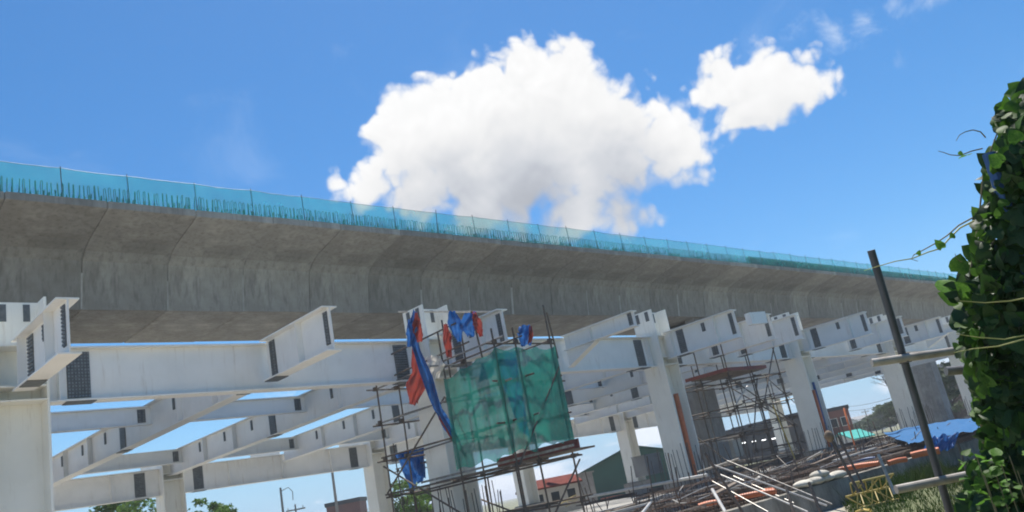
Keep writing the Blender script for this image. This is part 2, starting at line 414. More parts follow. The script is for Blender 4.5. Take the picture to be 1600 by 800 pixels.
# the blue-green net fence on the deck edge
nf = root('edge_net_fence', (46, YE, 13.24), 'translucent teal net fence on thin posts along the viaduct deck edge', 'fence')
post_me = MB().tube((0,0,0), (0,0,1.12), .014, 5).mesh('post', REBAR_D)
xs = []; x = 1.35
while x < 176: xs.append(x); x += 2.15 + random.uniform(-.12, .12)
tops = [1.05 + random.uniform(-.02, .02) for _ in xs]
for i, x in enumerate(xs): inst(post_me, 'post', nf, (x, YE+.06, 13.22), (random.gauss(0,.025), random.gauss(0,.03), 0), (1,1,(tops[i]+random.uniform(.02,.1))/1.12))
for i in range(len(xs)-1):
    x0, x1, h0, h1 = xs[i], xs[i+1], tops[i], tops[i+1]; ph = random.uniform(0, 9)
    sag = random.uniform(.005, .04)
    def fn(u, v):
        h = h0+(h1-h0)*u - sag*4*u*(1-u)
        return (x0+(x1-x0)*u, YE+.035 + .03*sin(u*pi)*sin(v*5+ph)*(1-.4*v) + .01*sin(u*17+ph+v*6), 13.19 + v*h)
    m_ = MB(); m_.smooth = True; m_.grid(fn, 10, 6); p = m_.build('net_panel', NET_T, nf)
    c = MB(); c.path([Vector(fn(k/6, 1.0))+Vector((0,-.006,0)) for k in range(7)], .007, 4, False); c.build('rope', POSTM, p)

# ------------------------------------------------------------------ the steel frame
frame = root('station_steel_frame', (29, YC, 0), 'white painted steel frame of columns and bolted beams under the viaduct', 'steel frame')
ZT = 7.05; YF = 20.5; YB = 42.0
def splice(parent, c, axis, w, h, n_side, off=.022, two=True, bolts=True):
    """bolted splice plate on a web. axis = 'x' for a web running along X (plate faces -Y)"""
    for s_ in ((-1, 1) if two else (-1,)):
        m_ = MB(); cx, cy, cz = c
        if axis == 'x': m_.box(cx-w/2, cx+w/2, cy+s_*(off-.008), cy+s_*(off+.014), cz-h/2, cz+h/2)
        else: m_.box(cx+s_*(off-.008), cx+s_*(off+.014), cy-w/2, cy+w/2, cz-h/2, cz+h/2)
        if bolts and s_ == -1:
            m_.cur = 1; nr = max(2, int(h/.075)); nc = n_side + (n_side > 2)*2
            for i in range(nr):
                for j in range(nc):
                    z = cz-h/2+(i+.5)*h/nr; t = -w/2+(j+.5)*w/nc; b = .021; o2 = off+.014
                    if axis == 'x': m_.box(cx+t-b, cx+t+b, cy-o2-.028, cy-o2+.002, z-b, z+b)
                    else: m_.box(cx-o2-.028, cx-o2+.002, cy+t-b, cy+t+b, z-b, z+b)
        m_.build('splice_plate', [FAY, BOLT], parent)
def beam_x(x0, x1, y, zt, depth, bf=.4, splices=(), stiff=(), name='longitudinal_beam', fay=.9):
    m_ = MB().box(x0, x1, y-.014, y+.014, zt-depth+.034, zt-.034); o = m_.build(name, WHITE, frame)
    MB().box(x0, x1, y-bf/2, y+bf/2, zt-.034, zt).build('flange', WHITE, o)
    MB().box(x0, x1, y-bf/2, y+bf/2, zt-depth, zt-depth+.034).build('flange', WHITE, o)
    for sx in splices:
        splice(o, (sx, y, zt-depth/2), 'x', .5 if depth > .9 else .26, (depth-.068)*fay, 5 if depth > .9 else 2)
        if depth > .9: MB().box(sx-.32, sx+.32, y-bf/2+.02, y+bf/2-.02, zt-depth-.022, zt-depth-.002).build('splice_plate', FAY, o)
    for sx in stiff: MB().box(sx-.01, sx+.01, y-bf/2+.02, y-.015, zt-depth+.035, zt-.035).build('stiffener', WHITE, o)
    return o
def beam_y(y0, y1, x, zt, depth, bf=.4, splices=(), stiff=(), tip=False, name='transverse_beam', back=False):
    m_ = MB().box(x-.014, x+.014, y0, y1, zt-depth+.034, zt-.034); o = m_.build(name, WHITE, frame)
    MB().box(x-bf/2, x+bf/2, y0, y1, zt-.034, zt).build('flange', WHITE, o)
    MB().box(x-bf/2, x+bf/2, y0, y1, zt-depth, zt-depth+.034).build('flange', WHITE, o)
    for sy, w in splices:
        splice(o, (x, sy, zt-depth/2), 'y', w, (depth-.068)*.9, 4 if w > .3 else 2)
        MB().box(x-bf/2+.02, x+bf/2-.02, sy-.3, sy+.3, zt-depth-.022, zt-depth-.002).build('splice_plate', FAY, o)
    for sy in stiff: MB().box(x-bf/2+.02, x-.015, sy-.01, sy+.01, zt-depth+.035, zt-.035).build('stiffener', WHITE, o)
    if tip:
        e = (y1-.2) if back else (y0+.2)
        splice(o, (x, e, zt-depth*.46), 'y', .17, depth*.74, 2)
    return o
def cleat(parent, x, y, zt, h): splice(parent, (x, y, zt-.12-h/2), 'y', .16, h, 1, off=.024, two=False)

COLX = [5.3+11.75*k for k in range(7)]
MID = [c+5.875 for c in COLX[:-1]]; COLX[0] = 5.02; MID[0] = 10.98; COLX[1] = 16.8
CH = .52                                            # half size of a column
def column(x, y, zt, zb=1.15):
    m_ = MB().box(x-CH+.05, x+CH-.05, y-.02, y+.02, zb, zt); o = m_.build('column', WHITE_C, frame)
    for s_ in (-1, 1): MB().box(x+s_*(CH-.025)-.025, x+s_*(CH-.025)+.025, y-CH, y+CH, zb, zt).build('flange', WHITE_C, o)
    for z in (5.74, 6.05, 6.95):
        for s_ in (-1, 1): MB().box(x-CH+.052, x+CH-.052, min(y+s_*.022, y+s_*(CH-.01)), max(y+s_*.022, y+s_*(CH-.01)), z-.016, z+.016).build('stiffener', WHITE_C, o)
    MB().box(x-.7, x+.7, y-.7, y+.7, zb-.045, zb).build('base_plate', FAY, o)
    # bolt rows at the open head
    for s_ in (-1, 1):
        for dy in (-.25, .25): MB().box(x+s_*(CH+.004)-.006, x+s_*(CH+.004)+.006, y+dy-.09, y+dy+.09, zt-.45, zt-.05).build('splice_plate', FAY, o)
        MB().box(x+s_*.24-.07, x+s_*.24+.07, y-.034, y-.0205, zt-.45, zt-.05).build('splice_plate', FAY, o)
    # pedestal is cast below
    MB().box(x-.75, x+.75, y-.75, y+.75, 0, zb-.047).build('pedestal', CONC_P, o)
    return o
for x in COLX:
    column(x, YF, 8.08); column(x, YB, 7.04)
# edge beams and back beams, bay by bay
for i in range(len(COLX)-1):
    a, b = COLX[i]+CH+.002, COLX[i+1]-CH-.002
    beam_x(a, b, YF, ZT-.06, 1.27, .42, (a+.75, b-.75), (a+.3, b-.3), 'edge_beam')
    beam_x(a, b, YB, 6.36, 1.3, .42, (a+.9, b-.9), (COLX[i]+6, COLX[i]+3, COLX[i]+9), 'edge_beam')
# transverse beams
for x in COLX+MID+[32.3]:
    colline = x in COLX
    y0 = 17.0 + {5:-.25, 11:.1, 17:-.2, 22:-.1, 28:-.45, 40:-.6}.get(int(x), 0)
    if int(x) in (22, 58):
        o = beam_y(y0, YF-.23, x, ZT, .56, .34, (), (18.9,), True, 'cantilever_beam')
        k = MB(); k.prism([(YF-.23, 6.48), (YF-1.6, 6.48), (YF-.23, 5.9)], x-.012, x+.012); k.build('knee_bracket', WHITE, o)
        k2 = MB().bar((x, YF-1.75, 6.47), (x, YF-.25, 5.86), .3, .03); k2.build('bracket_flange', WHITE, o)
    elif colline:
        o = beam_y(y0, YF-CH-.002, x, ZT, 1.12, .42, ((YF-1.3, .34),), (YF-.9, y0+.9), True, 'cantilever_beam')
        cleat(o, x, y0+1.5, ZT, .34)
    else:
        o = beam_y(y0, YF-.23, x, ZT, 1.12, .42, ((YF-.55, .3),), (y0+1.4,), True, 'cantilever_beam')
    if x != 32.3:
        ya = YF+CH+.002 if colline else YF+.23
        o = beam_y(ya, YB-.23, x, ZT-.004, 1.1, .42, ((31.2, .5), (ya+.9, .4)), (23.5, 26, 34.5, 37.5), False)
        for yy, h in ((24.3,.4),(26.6,.45),(33.0,.42),(35.6,.4),(38.2,.42)): cleat(o, x, yy, ZT, h)
        beam_y(YB+.23, 45.6, x, ZT-.004, .8, .36, (), (), False, 'cantilever_beam')
# secondary beams between the transverse ones
allx = sorted(COLX+MID)
for i in range(len(allx)-1):
    a, b = allx[i]+.016, allx[i+1]-.016
    beam_x(a, b, 28.6, ZT-.05, .62, .28, (b-.3, a+.3), (), 'secondary_beam', .8)
    beam_x(a, b, 40.3, ZT-.05, .66, .28, (b-.3, a+.3), (), 'secondary_beam', .8)
    if i % 2 == 1 and a > 20: beam_x(a, b, 34.5, ZT-.05, .62, .28, (b-.3, a+.3), (), 'secondary_beam', .8)
    if a > 28: beam_x(a, b, 24.5, ZT-.05, .62, .28, (b-.3, a+.3), (), 'secondary_beam', .8)
# stair landing bracket by the third column
MB().bar((30.9, 17.2, 6.85), (31.8, 17.0, 6.85), .3, .5).build('bracket', WHITE, frame)

# conduits standing in the column recesses
def conduit(x, y, z0, z1, r, m_, label):
    b = MB(); b.smooth = True; b.path([(x, y, z0), (x, y, z1*.5), (x+.02, y-.01, z1)], r, 10); b.thing('conduit', m_, label, 'pipe')
conduit(28.66, 20.06, .02, 4.5, .11, ORANGE, 'orange pipe standing in the recess of the white column right of the green net')
conduit(40.3, 20.06, .02, 4.0, .12, ORANGE, 'orange pipe in a column recess beside a thin blue pipe')
conduit(40.62, 20.08, .02, 4.4, .07, BLUEP, 'thin blue pipe in a column recess beside an orange pipe')
conduit(43.2, 20.1, .02, 2.9, .045, ORANGE, 'thin orange pipe standing free just right of the column with the blue pipe')

# ------------------------------------------------------------------ scaffolds
def scaffold(loc, label, xs, ys, z0, z1, levels, over=.25, r=.027, mats=(TUBE_D, TUBE), braces=(), extra=()):
    s_ = root('scaffold', loc, label, 'scaffold')
    rnd = random.Random(int(loc[0]*10))
    for x in xs:
        for y in ys:
            h = z1 + rnd.uniform(-.5, .5)
            MB().tube((x+rnd.gauss(0,.02), y, z0), (x+rnd.gauss(0,.05), y+rnd.gauss(0,.04), h), r, 7).build('upright', mats[0], s_)
    for z in levels:
        for y in ys:
            MB().tube((min(xs)-over*rnd.uniform(.3,1.6), y+.05, z+rnd.gauss(0,.04)), (max(xs)+over*rnd.uniform(.3,1.6), y+.05, z+rnd.gauss(0,.04)), r, 7).build('ledger', mats[rnd.random() < .4], s_)
        for x in xs:
            MB().tube((x+.05, min(ys)-over*rnd.uniform(.3,1.6), z+.06+rnd.gauss(0,.04)), (x+.05, max(ys)+over*rnd.uniform(.3,1.6), z+.06+rnd.gauss(0,.04)), r, 7).build('ledger', mats[rnd.random() < .4], s_)
            for y in ys: MB().box(x-.045, x+.055, y-.045, y+.06, z-.03, z+.09).build('coupler', mats[0], s_)
    for p0, p1 in braces: MB().tube(p0, p1, r, 7).build('brace', mats[0], s_)
    return s_
def plank(parent, p0, p1, w=.24, t=.045, m_=PLANK, name='plank'):
    return MB().bar(p0, p1, w, t).build(name, m_, parent)
s1 = scaffold((16.2, 17.6, 0), 'rusty pipe scaffold wrapped in green net and torn tarps around a white column', (15.2, 16.0, 17.35), (15.9, 18.2, 21.6), 0, 6.6, (1.35, 2.5, 3.6, 4.7, 5.75),
    braces=(((15.15,15.8,2.5),(17.4,15.8,5.0)), ((15.1,15.9,.3),(15.1,21.6,3.4)), ((15.1,21.6,2.6),(15.1,18.2,4.8)), ((17.45,15.9,.2),(17.45,21.4,2.4)), ((15.2,15.75,.4),(17.4,15.75,2.4))))
for k in range(3): plank(s1, (16.15+k*.27, 14.6, 2.62), (16.15+k*.27, 20.4, 2.62))
plank(s1, (17.0, 15.3, 2.8), (17.0, 18.6, 2.8), .05, .26, REDP, 'toe_board')
plank(s1, (15.9, 14.5, 2.72), (15.9, 20.9, 2.72), .05, .06, TUBE, 'ledger')
plank(s1, (15.85, 14.3, 2.45), (15.85, 21.2, 2.4), .05, .05, TUBE_D, 'ledger')
for z, y in ((6.0, 16.9), (6.65, 17.3)): MB().tube((15.2, y, z+.05), (15.2, 20.9, z-.05), .026, 7).build('guard_rail', TUBE_D, s1)
MB().tube(at_x(622, 487, 16.1), at_x(770, 487, 18.0), .03, 7).build('guard_rail', RAILM, s1)
for px0, py0, px1, py1, d in ((736,486,754,560,23.5),(854,488,872,560,24.5),(690,500,704,590,24.5)): MB().tube(at_d(px0,py0,d), at_d(px1,py1,d), .026, 7).build('upright', TUBE_D, s1)

s2 = scaffold((33.2, 20.3, 0), 'tall open pipe scaffold with red working deck under the beams between two columns', (30.6, 32.6, 34.8), (18.6, 20.0, 21.6), 0, 6.7, (1.3, 2.4, 3.5, 4.7), r=.028,
    braces=(((30.5,18.5,4.7),(34.9,18.5,2.4)), ((34.9,18.5,6.1),(32.6,18.5,3.5)), ((30.5,18.5,1.3),(32.6,18.5,4.6)), ((34.85,18.6,2.4),(34.85,21.6,5.0)), ((30.55,18.6,.4),(30.55,21.6,3.5))))
for k in range(7): plank(s2, (30.5, 18.65+k*.27, 5.0+.0*k), (33.5, 18.65+k*.27, 5.0), m_=PLANK)
plank(s2, (30.4, 18.5, 5.08), (33.6, 18.5, 5.08), .05, .14, REDP, 'toe_board')
plank(s2, (30.42, 18.55, 5.08), (30.42, 20.6, 5.08), .05, .14, REDP, 'toe_board')
MB().tube((33.7, 18.3, .2), (33.1, 18.4, 3.4), .03, 7).build('upright', YELLOW, s2)
MB().tube((30.2, 18.4, 3.6), (31.2, 18.2, 4.3), .03, 7).build('upright', TUBE_W, s2)

s3 = scaffold((27.2, 36, 0), 'distant pipe scaffold standing behind the column with the green net', (26.0, 28.4), (33.5, 36.0), 0, 5.4, (1.8, 3.0, 4.2), r=.03,
    braces=(((25.9,33.4,.4),(28.5,33.4,3.0)), ((28.5,33.4,3.0),(25.9,33.4,5.0))))
for k in range(4): plank(s3, (25.8, 33.7+k*.27, 3.1), (28.6, 33.7+k*.27, 3.1))
s4 = scaffold((52, 33, 0), 'far pipe scaffold beside the concrete pier in the middle of the frame', (49.5, 51.5, 53.5), (27.5, 29.5), 0, 6.3, (1.6, 3.2, 4.8), r=.03,
    braces=(((49.4,27.4,.4),(53.6,27.4,3.2)), ((53.6,27.4,3.2),(49.4,27.4,6.0))))
for k in range(4): plank(s4, (49.3, 27.6+k*.27, 3.35), (53.7, 27.6+k*.27, 3.35))

# ------------------------------------------------------------------ nets and tarps
def cloth(name, corners, m_, label, cat, amp=.12, freq=4., nu=34, nv=28, group=None, seed=0, ragged=0., thick=None):
    """four corners a b c d (clockwise from top left), folded by noise"""
    a, b, c, d = [Vector(p) for p in corners]
    nrm = (b-a).cross(d-a).normalized()
    def fn(u, v):
        p = (a*(1-u)+b*u)*(1-v) + (d*(1-u)+c*u)*v
        q = Vector((u*freq*1.7, v*freq*.6, seed*3.7))
        w = mnoise.noise(q)*1.0 + .5*mnoise.noise(q*2.3) + .25*mnoise.noise(q*5.1)
        e = 1.0
        dz = -ragged*v**4*(.5+.5*mnoise.noise(Vector((u*6, seed, 0)))) * (a-d).length
        return p + nrm*(amp*w*e) + Vector((0,0,dz)) + (b-a)*.03*mnoise.noise(Vector((v*4, u, seed+5)))
    mb = MB(); mb.smooth = True; mb.grid(fn, nu, nv)
    return mb.thing(name, m_, label, cat, group)
def ribbon(name, pts, m_, label, cat, fold=.06, n=5, seed=0):
    """hanging strip through 3D points, each with its own width"""
    mb = MB(); mb.smooth = True; P = [Vector(p[0]) for p in pts]; Wd = [p[1] for p in pts]
    N = (len(pts)-1)*6; side = CR.copy(); side.z *= .5; side.normalize(); dep = FWD.copy(); dep.z = 0; dep.normalize()
    def fn(u, v):
        t = v*(len(P)-1); i = min(int(t), len(P)-2); k = t-i; k = k*k*(3-2*k)
        p = P[i].lerp(P[i+1], t-i); w = Wd[i]+(Wd[i+1]-Wd[i])*k
        return p + side*(w*(u-.5)*(1+.25*mnoise.noise(Vector((v*7, seed, u*2))))) + dep*(fold*sin(u*9+v*5+seed) + .1*mnoise.noise(Vector((u*3, v*6, seed)))) + Vector((0,0,.08*mnoise.noise(Vector((u*4, v*4, seed+2)))))
    mb.grid(fn, 8, N); return mb.thing(name, m_, label, cat)

# green net in two faces round the scaffold corner
gnr = root('debris_net', (15.2, 15.9, 2.7), 'green debris net wrapped round the scaffold below the cantilever beam', 'net')
def netface(p, seed, nu=26):
    a, b, c, d = [Vector(q) for q in p]; nrm = (b-a).cross(d-a).normalized()
    def fn(u, v):
        q = (a*(1-u)+b*u)*(1-v) + (d*(1-u)+c*u)*v
        s_ = .05*mnoise.noise(Vector((u*6, v*2, seed)))+.025*mnoise.noise(Vector((u*15, v*6, seed+3)))
        edge = -.22*v**3*mnoise.noise(Vector((u*5, seed, 1))) - .10*(1-v)**3*abs(sin(u*pi*3))*1.0
        return q + nrm*s_*2.0*min(1, 6*min(u, 1-u)+.15) + Vector((0,0,edge))
    mb = MB(); mb.smooth = True; mb.grid(fn, nu, 22); return mb.build('net_sheet', NET_G, gnr)
netface([(15.08,18.1,5.3),(15.08,15.8,5.62),(15.08,15.8,2.85),(15.08,18.2,2.75)], 1)
netface([(15.08,15.79,5.62),(17.4,15.79,5.6),(17.4,15.79,2.9),(15.08,15.79,2.85)], 5)
netface([(17.42,15.8,5.62),(17.42,17.4,5.4),(17.42,17.2,3.2),(17.42,15.8,2.9)], 8, 14)
D = 23.6
cloth('blue_tarp', [at_d(768,552,24.4), at_d(806,548,24.4), at_d(828,684,24.2), at_d(812,672,24.4)], TARP_B, 'dark blue tarp hanging in folds behind the green net', 'tarp', .16, 3, seed=2)
cloth('blue_tarp', [at_d(752,568,24.5), at_d(778,560,24.5), at_d(768,590,24.3), at_d(748,598,24.3)], TARP_B, 'small crumpled blue tarp behind the upper part of the green net', 'tarp', .12, 3, seed=3, nu=14, nv=12)
ribbon('blue_tarp', [(at_d(642,500,D),.16),(at_d(650,545,D),.2),(at_d(668,592,D-.2),.3),(at_d(684,640,D-.3),.26),(at_d(702,668,D-.3),.3),(at_d(716,690,D-.4),.1)], TARP_B, 'long twisted blue tarp strip hanging down the white column beside the green net', 'tarp', .07, seed=4)
ribbon('red_tarp', [(at_d(648,535,D+.1),.12),(at_d(655,575,D+.1),.45),(at_d(652,600,D+.1),.62),(at_d(646,632,D+.1),.25)], TARP_R, 'red cloth hanging beside the splice of the edge beam', 'tarp', .08, seed=5)
ribbon('red_tarp', [(at_d(676,600,D-.1),.1),(at_d(690,655,D-.25),.16),(at_d(712,690,D-.35),.16),(at_d(730,716,D-.3),.05)], TARP_R, 'narrow red strip trailing along the long blue tarp', 'tarp', .04, seed=6)
ribbon('blue_tarp', [(at_d(648,486,D),.14),(at_d(645,510,D-.1),.34),(at_d(640,542,D),.14)], TARP_B, 'blue cloth knotted at the left end of the top guard rail', 'tarp', .08, seed=7)
ribbon('red_tarp', [(at_d(650,488,D-.15),.1),(at_d(652,512,D-.2),.26),(at_d(656,534,D-.15),.16)], TARP_R, 'red cloth knotted over the blue one at the left end of the rail', 'tarp', .06, seed=8)
ribbon('blue_tarp', [(at_d(706,486,D),.2),(at_d(712,508,D-.1),.42),(at_d(718,534,D),.14)], TARP_B, 'blue cloth draped over the middle of the top guard rail', 'tarp', .08, seed=9)
ribbon('blue_tarp', [(at_d(736,488,D-.1),.3),(at_d(730,508,D-.1),.46),(at_d(737,526,D),.2)], TARP_B, 'bunched blue cloth at the right end of the top guard rail', 'tarp', .1, seed=10)
ribbon('red_tarp', [(at_d(741,488,D-.25),.1),(at_d(746,506,D-.25),.26),(at_d(752,526,D-.2),.12)], TARP_R, 'red rag hanging in front of the cantilever at the right end of the rail', 'tarp', .05, seed=11)
ribbon('red_tarp', [(at_d(696,506,D-.1),.1),(at_d(699,530,D-.1),.26),(at_d(702,558,D-.1),.14)], TARP_R, 'red rag hanging between the two blue cloths on the rail', 'tarp', .05, seed=12)
ribbon('white_sheet', [(at_d(676,556,D+.2),.35),(at_d(680,572,D+.1),.55),(at_d(678,592,D+.1),.25)], SHEET_W, 'crumpled white sheet tied to the column beside the blue strip', 'sheet', .1, seed=13)
ribbon('blue_tarp', [(at_d(820,508,22.9),.28),(at_d(820,520,22.8),.4),(at_d(822,540,22.9),.3)], TARP_B, 'blue bundle hung at the tip of the cantilever above the green net', 'tarp', .1, seed=14)
ribbon('red_tarp', [(at_d(829,510,22.8),.08),(at_d(830,524,22.7),.12),(at_d(827,536,22.8),.08)], TARP_R, 'red scrap beside the blue bundle at the cantilever tip', 'tarp', .04, seed=15)
cloth('blue_tarp', [at_d(616,708,41), at_d(662,700,41), at_d(664,740,41), at_d(640,756,41)], TARP_B, 'shiny blue tarp hanging on the scaffold behind, left of the netted column', 'tarp', .3, 3.5, seed=17, ragged=.3)

# ------------------------------------------------------------------ site floor
def wall_piece():
    w = root('low_concrete_wall', (24, 10.6, 0), 'low stained concrete wall between the grass and the foundation works', 'wall')
    x = 14.4
    while x < 42:
        L = 2.4; m_ = MB()
        m_.prism([(10.42,0),(10.82,0),(10.77,.62),(10.47,.62)], x+.008, x+L-.008); m_.build('wall_panel', CONC_D, w); x += L
wall_piece()
slab = MB().box(8, 100, 16.9, 46, .0, .10).build('foundation_slab', CONC_P); slab['kind'] = 'structure'
# tie beams between the pedestals
for i in range(len(COLX)-1):
    a, b = COLX[i]+.76, COLX[i+1]-.76
    MB().box(a, b, 20.2, 20.8, .1, .75).thing('tie_beam', CONC_P, f'concrete ground beam between the {["first","second","third","fourth","fifth","sixth","seventh","eighth"][i]} and next front column bases', 'beam', 'ground beams of the front row')
# starter bars round the pedestals
bar_me = MB().tube((0,0,0),(0,0,1.25),.014,5).mesh('starter_bar', REBAR_D)
ORD = ['leftmost white column', 'netted white column', 'column with the single orange pipe', 'column with the blue pipe', 'fifth front column', 'sixth front column']
for k, x in enumerate(COLX[1:6]):
    rr = root('starter_bar_ring', (x, YF, .1), 'ring of upright starter bars round the base of the '+ORD[k+1], 'rebar')
    pts = [(-.9+.2*i, -.9) for i in range(10)] + [(.95, -.9+.2*i) for i in range(10)] + [(-.95, -.9+.2*i) for i in range(10)]
    for px_, py_ in pts: inst(bar_me, 'bar', rr, (x+px_+random.gauss(0,.02), YF+py_, .1), (random.gauss(0,.03), random.gauss(0,.03), 0), (1,1,random.uniform(1.5,1.95)))
# rebar cages lying along the trench
def cage(x0, x1, y, z, w, h, label):
    c = root('rebar_cage', ((x0+x1)/2, y, z), label, 'rebar cage')
    for dy in (-w/2, 0, w/2):
        for dz in (0, h):
            b = MB(); b.path([(x0+(x1-x0)*k/6, y+dy+random.gauss(0,.015), z+dz+random.gauss(0,.02)) for k in range(7)], .018, 5); b.build('long_bar', REBAR, c)
    s_ = MB(); x = x0+.1
    while x < x1:
        t = random.gauss(0, .03)
        s_.path([(x,y-w/2-.02,z-.02),(x+t,y-w/2-.02,z+h+.1*random.random()),(x+t,y+w/2+.02,z+h+.02),(x,y+w/2+.02,z-.02),(x,y-w/2-.02,z-.02)], .012, 4, False); x += .17
    s_.build('stirrups', REBAR_D, c, 'stuff')
cage(15.5, 40, 11.7, .10, .7, .62, 'long rebar cage lying directly behind the low concrete wall')
cage(17, 44, 13.1, .12, .6, .70, 'long rebar cage second from the low concrete wall')
cage(19, 48, 15.0, .15, .6, .72, 'long rebar cage third from the low concrete wall')
cage(22, 52, 17.6, .15, .6, .85, 'long rebar cage nearest the front columns')
cage(32, 70, 23.6, .15, .7, .85, 'long rebar cage just behind the front columns')
def mat_grid(x0, x1, y0, y1, z, label):
    m_ = MB(); rnd = random.Random(int(x0)); x = x0
    while x < x1: m_.tube((x, y0, z+rnd.gauss(0,.02)), (x+rnd.gauss(0,.05), y1, z+rnd.gauss(0,.02)), .012, 4); x += .22
    y = y0
    while y < y1: m_.path([(x0+(x1-x0)*k/8, y+rnd.gauss(0,.02), z+.024+rnd.gauss(0,.025)) for k in range(9)], .013, 4); y += .2
    m_.thing('rebar_mat', REBAR_D, label, 'rebar mat')
mat_grid(17, 36, 15.6, 17.2, .62, 'rusty rebar mat laid between the cages and the front columns')
mat_grid(30, 60, 22.0, 28.0, .8, 'wide rebar mat laid under the frame beyond the front columns')
# timber and formwork
def board(px0, py0, z0, px1, py1, z1, w, t, m_, label, name='timber_board', cat='timber'):
    MB().bar(at_z(px0,py0,z0), at_z(px1,py1,z1), w, t).thing(name, m_, label, cat)
rb = random.Random(5)
FW = [('grey formwork board standing behind the first cage', 16, 30, 12.3, .5), ('long brown formwork side beyond the second cage', 19, 40, 14.1, .5), ('dark formwork side in front of the column bases', 24, 50, 16.2, .6), ('weathered formwork side behind the front columns', 30, 66, 22.4, .6)]
for lab, x0, x1, y, h in FW:
    f_ = root('formwork', ((x0+x1)/2, y, 0), lab, 'formwork'); x = x0
    while x < x1:
        L = 2.3; MB().box(x+.01, x+L-.01, y-.012, y+.012, .1, .1+h*rb.uniform(.85,1.1)).build('ply_sheet', FORM, f_); x += L
    for z in (.3, .1+h*.8): MB().box(x0, x1, y-.08, y-.014, z-.035, z+.035).build('waler', PLANK, f_)
for i in range(22):
    x = rb.uniform(17, 36); y = rb.uniform(11.4, 16.5); a = rb.gauss(0, .25); L = rb.uniform(1.5, 4)
    dirv = Vector((cos(a), sin(a), 0))*L; p0 = Vector((x, y, .84+rb.uniform(0,.12)))
    lab = 'loose timber lying across the rebar cages'
    MB().bar(p0, p0+dirv+Vector((0,0,rb.gauss(0,.05))), rb.uniform(.07,.2), .05).thing('loose_timber', [PLANK, FORM, TUBE_W][i % 3], lab, 'timber', 'loose timbers on the foundation works')
# corrugated orange pipes on the wall
def corr(p0, p1, r, m_, label):
    p0 = Vector(p0); p1 = Vector(p1); L = (p1-p0).length; n = max(8, int(L/.03)); mb = MB(); mb.smooth = False
    pts = [p0.lerp(p1, k/n)+Vector((0,0,.02*sin(k/n*3))) for k in range(n+1)]; mb.path(pts, [r*(1.03 if k % 2 else .95) for k in range(n+1)], 10)
    mb.thing('corrugated_pipe', m_, label, 'pipe')
ZP = .74
for (a, b, r, m_, lab) in [((1424,712),(1468,704),.10,ORANGE,'thick orange pipe end lying beside the blue tarp'), ((1388,724),(1416,718),.07,ORANGE,'short orange pipe left of the thick one by the blue tarp'),
        ((1312,734),(1374,724),.07,ORANGE,'ribbed orange pipe below the blue pipe behind the low wall'), ((1334,722),(1368,716),.06,BLUEP,'blue pipe lying behind the ribbed orange pipe'),
        ((1148,779),(1212,768),.07,ORANGE,'orange pipe lying under the slanting pale pipes'), ((1092,792),(1126,785),.075,ORANGE,'orange pipe end left of the slanting pale pipes'),
        ((940,781),(978,775),.09,ORANGE,'faded orange pipe lying left of the column with the orange pipe'), ((1180,772),(1208,766),.06,ORANGE,'thin orange pipe behind the slanting pale pipes')]:
    corr(at_z(*a, ZP), at_z(*b, ZP), r, m_, lab)
# pale pipes slanting down to the right
PIPES = [((1116,727),(1292,790),16,15.2),((1136,720),(1300,788),16.8,15.6),((1126,742),(1262,800),15.6,14.8),((1113,752),(1200,800),15.4,14.9),((1146,744),(1240,786),16.6,16.0)]
POS = ['uppermost left','highest','second lowest','lowest','shortest']
for k, (a, b, d0, d1) in enumerate(PIPES):
    MB().tube(at_d(*a, d0+4), at_d(*b, d1+3), .021 if k < 3 else .017, 8).thing('steel_pipe', TUBE_W if k in (0, 2) else TUBE, POS[k]+' of the steel pipes slanting down over the rebar', 'pipe', 'slanting pale pipes')
MB().tube(at_x(916,777,21), at_x(1105,742,21), .045, 8).thing('steel_pipe', SHEET_W, 'long pale pipe lying level in front of the column with the orange pipe', 'pipe')
MB().tube(at_x(1090,738,26), at_x(1155,717,26), .04, 8).thing('steel_pipe', RAILM, 'dull pipe lying level just right of the column with the orange pipe', 'pipe')
MB().tube(at_d(1113,765,19), at_d(1140,812,17.5), .04, 8).thing('steel_pipe', TUBE_W, 'steep pale pipe leaning left of the slanting pipes', 'pipe')
MB().tube(at_d(1000,806,19), at_d(1016,786,20), .035, 8).thing('steel_pipe', TUBE_W, 'short pale pipe end poking up at the bottom edge', 'pipe')
MB().tube(at_d(1284,706,20), at_d(1262,718,22), .03, 8).thing('steel_pipe', TUBE_W, 'short pipe propped against the base of the column with the blue pipe', 'pipe')
# bristling upright bars in the foreground works
rb = random.Random(21)
ub = root('upright_bars', (20, 13, 0), 'scattered dark rebar standing upright out of the foundation works', 'rebar')
for i in range(120):
    x = rb.uniform(16, 44); y = rb.uniform(11.2, 19.5); h = rb.choice((.9,1.2,1.2,1.6,2.0))*rb.uniform(.8,1.1)
    if y/x > .98: continue
    MB().path([(x,y,.1),(x+rb.gauss(0,.05),y,h*.6),(x+rb.gauss(0,.13),y+rb.gauss(0,.06),h)], .016, 5).build('bar', REBAR_D if i % 3 else REBAR, ub)
tg = root('rod_tangle', (22, 13.5, .6), 'tangle of thin loose rods strewn over the rebar cages', 'rods')
for i in range(150):
    x = rb.uniform(16, 40); y = rb.uniform(11.3, 17.5); a = rb.uniform(-.5, .9); L = rb.uniform(1.2, 3.6); z = rb.uniform(.7, .95)
    if y/x > .95: continue
    d = Vector((cos(a)*L, sin(a)*L, rb.gauss(0, .22))); p0 = Vector((x, y, z))
    MB().path([p0, p0+d*.5+Vector((0,0,rb.gauss(0,.04))), p0+d], .014, 5).build('rod', [REBAR_D, REBAR, TUBE, REBAR_D, PLANK, TUBE_W][i % 6], tg)
